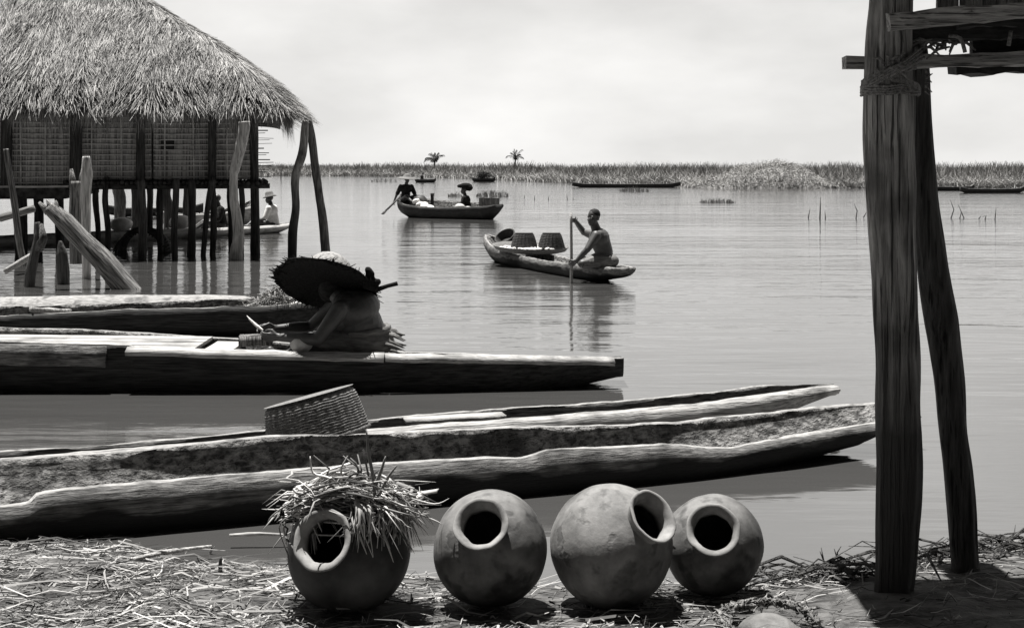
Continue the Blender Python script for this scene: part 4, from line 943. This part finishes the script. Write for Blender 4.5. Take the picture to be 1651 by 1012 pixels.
stF = lambda Lh, z: [(-Lh/2,.06,.06,z+.12,z+.12,.1),(-Lh*.4,.25,.25,z,z,-.05),(0,.34,.34,z-.03,z-.03,-.1),(Lh*.4,.25,.25,z,z,-.05),(Lh/2,.06,.06,z+.15,z+.15,.12)]
for (px_, py_, Lh, ang, lab) in ((1010,302,7.8,0,'long dark dugout drawn up along the far shore left of the brush heap'),(1148,291,3.2,.5,'short dark dugout pulled onto the left foot of the brush heap'),
        (1533,307,3.0,.05,'dark low dugout just right of the thick stilt on the far shore'),(1600,311,3.9,.12,'long dugout nearest the far shore at the right edge')):
    q0 = G(px_, py_); dugout((q0.x,q0.y,0 if py_ > 295 else .45), ang, stF(Lh,.27), lab, 'dugouts along the far shore', seed=px_*.1, N=40, mats=('wet','hull_in','hull'))
q0 = G(686,294); dugout((q0.x,q0.y,0), .1, stF(1.75*1.1,.3), 'tiny dugout with a lone rower in the distance behind the round-bellied boat', seed=2, N=30, mats=('wet','hull_in','rim'))
o, q = sitter((q0.x-.35,q0.y,.1), 0, 'tiny distant person rowing the lone far dugout', top='clothdark', vox=.03)
q0 = G(780,293); dugout((q0.x,q0.y,0), -.1, stF(2.2,.35), 'tiny dark dugout heaped with brushwood near the far reeds', seed=3, N=30, mats=('wet','hull_in','hull'))
m = MB()
for _ in range(260):
    a = rnd.uniform(0,6.3); p = V((rnd.gauss(0,.25),rnd.gauss(0,.15),rnd.uniform(.15,.7))); m.blade([p,p+V((math.cos(a)*.2,math.sin(a)*.2,.12)),p+V((math.cos(a)*.4,math.sin(a)*.3,-.1))], .06)
o = m.build('brushwood_load', M['leafdark'], None, False); o.location = (q0.x,q0.y,.15); tag(o, 'dark brushwood heaped on the tiny dugout near the far reeds', 'brushwood')

def palm(px_, Y, top_py, n, label, lean=.1):
    b = P(px_, 270, Y); b.z = .2; o = thing('palm_tree', b, 0, label, 'palm tree', 'palms beyond the reeds'); tz = P(px_, top_py, Y).z-.2
    m = MB(); m.tube([(0,0,0),(lean*.4,0,tz*.5),(lean,0,tz)], [.16,.12,.1], 10, .1, sub=4); m.build('trunk', M['trunk'], o)
    m = MB()
    for k in range(n):
        a = 2*math.pi*k/n+rnd.uniform(-.25,.25); el = rnd.uniform(.45,1.45); Lf = rnd.uniform(1.25,1.8); p = V((lean,0,tz)); pts = [p.copy()]
        d = V((math.cos(a)*math.cos(el), math.sin(a)*math.cos(el), math.sin(el)))
        for i in range(7): p = p+d*Lf/7; d = (d+V((0,0,-.2))).normalized(); pts.append(p.copy())
        m.tube(pts, [.03]*7+[.01], 5)
        for i in range(1,8):
            for sgn in (-1,1):
                for j in (0,.5):
                    q0 = lerp(pts[i-1],pts[i],j); side = V((-math.sin(a),math.cos(a),0))*sgn; e = q0+side*.3*(1-.08*i)+d*.22+V((0,0,-.22)); m.blade([q0,(q0+e)/2+V((0,0,.05)),e], .07)
    m.build('crown', M['leafdark'], o, False)
rnd.seed(23)
palm(700,200,259,14,'low palm with a spread crown above the reeds left of centre'); rnd.seed(5); palm(829,205,256,9,'low palm with few drooping fronds above the reeds near the centre', .2)

# tussocks and stems standing in the open water
def tussock(px0, px1, py_, h, n, label):
    c0 = G((px0+px1)/2, py_); wx = (px1-px0)/F*c0.y; m = MB()
    for _ in range(n):
        x = rnd.uniform(-wx/2,wx/2); y = rnd.gauss(0,.4); a = rnd.uniform(-.5,.5); hh = h*rnd.uniform(.4,1)*(1-.5*abs(x/wx*2)**2)
        m.blade([(x,y,0),(x+a*hh*.3,y,hh*.6),(x+a*hh*1.2,y,hh*rnd.uniform(.6,1))], .02, V((1,0,0)))
    o = m.build('grass_tussock', M['reed'], None, False); o.location = c0; tag(o, label, 'grass tussock', 'grass tussocks in the water')
tussock(722,745,317,.35,60,'small grass tussock in the water left of the bundle-headed person'); tussock(768,822,317,.5,140,'longest grass tussock in the water right of the round-bellied boat')
tussock(998,1046,309,.45,130,'grass tussock in the water below the long far dugout'); tussock(1130,1185,327,.3,110,'low grass tussock in open water below the brush heap'); tussock(598,640,293,.6,80,'faint grass tussock far out left of the tiny rower')
def stems(pix, label, r=.018):
    c0 = G(pix[0][0][0], pix[0][0][1]); o = thing('reed_stems', c0, 0, label, 'reed stems', 'reed stems standing in the water')
    for a, *rest in pix:
        m = MB(); m.tube([P(*a,c0.y)-c0-V((0,0,.02))]+[P(*q,c0.y)-c0 for q in rest], [r]+[r*.8]*(len(rest)-1)+[r*.4], 5); m.build('stem', M['slatdark'], o)
stems([((1303,352),(1306,336)),((1331,352),(1330,340))], 'pair of short reed stems flanking the leafy reed in open water')
stems([((1380,352),(1382,340),(1377,328)),((1392,350),(1397,342))], 'bent reed stem just left of the thick stilt')
stems([((1533,352),(1538,338),(1532,322)),((1556,355),(1545,330)),((1547,353),(1550,342))], 'cluster of leaning reed stems right of the stilts')
stems([((1588,354),(1590,347),(1584,350)),((1604,356),(1606,334)),((1578,352),(1582,348))], 'sparse short reed stems near the right edge')
stems([((862,322),(862,315)),((884,322),(885,316)),((915,325),(914,312)),((925,325),(924,318)),((845,320),(846,314))], 'row of short reed tips in the water above the paddler', .02)
stems([((1322,352),(1323,318))], 'leafy upright reed standing alone in open water', .025)
for k in range(12):
    pass
stems([((1330,905),(1324,882)),((1328,895),(1322,888)),((1352,908),(1350,890),(1356,880)),((1350,892),(1345,884))], 'two tiny forked twigs standing in the shallows left of the thick stilt', .004)
m = MB(); m.tube([(0,0,0),(.03,0,.6),(.02,0,1.28)],[.05,.06,.04],8,.2); m.tube([(0,0,.9),(.1,0,1.1)],[.03,.02],6)
o = m.build('mooring_stake', M['postdark']); o.location = G(453,289); tag(o, 'lone dark stake standing far out beside the house eave posts', 'post')

# ------------------------------------------------------------------ light, sky, camera
S = V((-.15,.19,1)).normalized(); el = math.asin(S.z); az = math.atan2(S.x, S.y)
sl = bpy.data.lights.new('sun', 'SUN'); sl.energy = 5.0; sl.angle = R(.5); sl.color = (1,.985,.96)
so = bpy.data.objects.new('sun', sl); C.objects.link(so); so.rotation_euler = S.to_track_quat('Z','Y').to_euler(); so.location = (0,0,30)
w = bpy.data.worlds.new('World'); bpy.context.scene.world = w; w.use_nodes = True
n, l = w.node_tree.nodes, w.node_tree.links
sky = n.new('ShaderNodeTexSky'); sky.sky_type = 'NISHITA'; sky.sun_disc = False; sky.sun_elevation = el; sky.sun_rotation = az; sky.air_density = 1.; sky.dust_density = 0.; sky.ozone_density = 1
bw = n.new('ShaderNodeRGBToBW'); l.new(sky.outputs[0], bw.inputs[0])
tc = n.new('ShaderNodeTexCoord'); mp = n.new('ShaderNodeMapping'); mp.inputs['Scale'].default_value = (3.0,3.0,7.5); l.new(tc.outputs['Generated'], mp.inputs[0])
cn = n.new('ShaderNodeTexNoise'); cn.inputs['Scale'].default_value = 1.6; cn.inputs['Detail'].default_value = 7; l.new(mp.outputs[0], cn.inputs['Vector'])
mr = n.new('ShaderNodeMapRange'); l.new(cn.outputs['Fac'], mr.inputs[0]); mr.inputs[1].default_value = .42; mr.inputs[2].default_value = .72; mr.inputs[3].default_value = .93; mr.inputs[4].default_value = 1.2
mu = n.new('ShaderNodeMath'); mu.operation = 'MULTIPLY'; l.new(bw.outputs[0], mu.inputs[0]); l.new(mr.outputs[0], mu.inputs[1])
sp = n.new('ShaderNodeSeparateXYZ'); l.new(tc.outputs['Generated'], sp.inputs[0])        # bright tropical haze low over the lagoon
def rng(src, a, b_):
    q = n.new('ShaderNodeMapRange'); q.interpolation_type = 'SMOOTHSTEP'; l.new(src, q.inputs[0]); q.inputs[1].default_value = a; q.inputs[2].default_value = b_; return q.outputs[0]
hz = n.new('ShaderNodeMath'); hz.operation = 'MULTIPLY'; l.new(rng(sp.outputs['Z'], .8, .12), hz.inputs[0]); l.new(rng(sp.outputs['Y'], -.2, .6), hz.inputs[1])
h2 = n.new('ShaderNodeMath'); h2.operation = 'MULTIPLY'; l.new(hz.outputs[0], h2.inputs[0]); h2.inputs[1].default_value = .88
mx = n.new('ShaderNodeMix'); mx.data_type = 'FLOAT'; l.new(h2.outputs[0], mx.inputs[0]); l.new(bw.outputs[0], mx.inputs[2]); mx.inputs[3].default_value = 7.0
bk_ = n.new('ShaderNodeMapRange'); bk_.interpolation_type = 'SMOOTHSTEP'; l.new(sp.outputs['Y'], bk_.inputs[0]); bk_.inputs[1].default_value = -.5; bk_.inputs[2].default_value = .25; bk_.inputs[3].default_value = .1; bk_.inputs[4].default_value = 1.  # unseen sky behind the viewer dimmed to weaken the front fill
m2 = n.new('ShaderNodeMath'); m2.operation = 'MULTIPLY'; l.new(mx.outputs[0], m2.inputs[0]); l.new(bk_.outputs[0], m2.inputs[1])
l.new(m2.outputs[0], mu.inputs[0])
vm = n.new('ShaderNodeVectorMath'); vm.operation = 'SCALE'; vm.inputs[0].default_value = (1.012,1.,.98); l.new(mu.outputs[0], vm.inputs['Scale'])
bg = n['Background']; bg.inputs['Strength'].default_value = .05; l.new(vm.outputs[0], bg.inputs['Color'])

cd = bpy.data.cameras.new('camera'); cam = bpy.data.objects.new('camera', cd); C.objects.link(cam)
cam.location = (0,0,H); cam.rotation_euler = (R(90),0,0); cd.sensor_width = 36; cd.lens = 36*F/1651; cd.shift_y = -(506-HY)/1651
cd.clip_start = .1; cd.clip_end = 9000
sc = bpy.context.scene; sc.camera = cam
sc.view_settings.view_transform = 'Standard'; sc.view_settings.look = 'None'; sc.view_settings.exposure = 1.22; sc.view_settings.gamma = 1
sc.cycles.max_bounces = 6
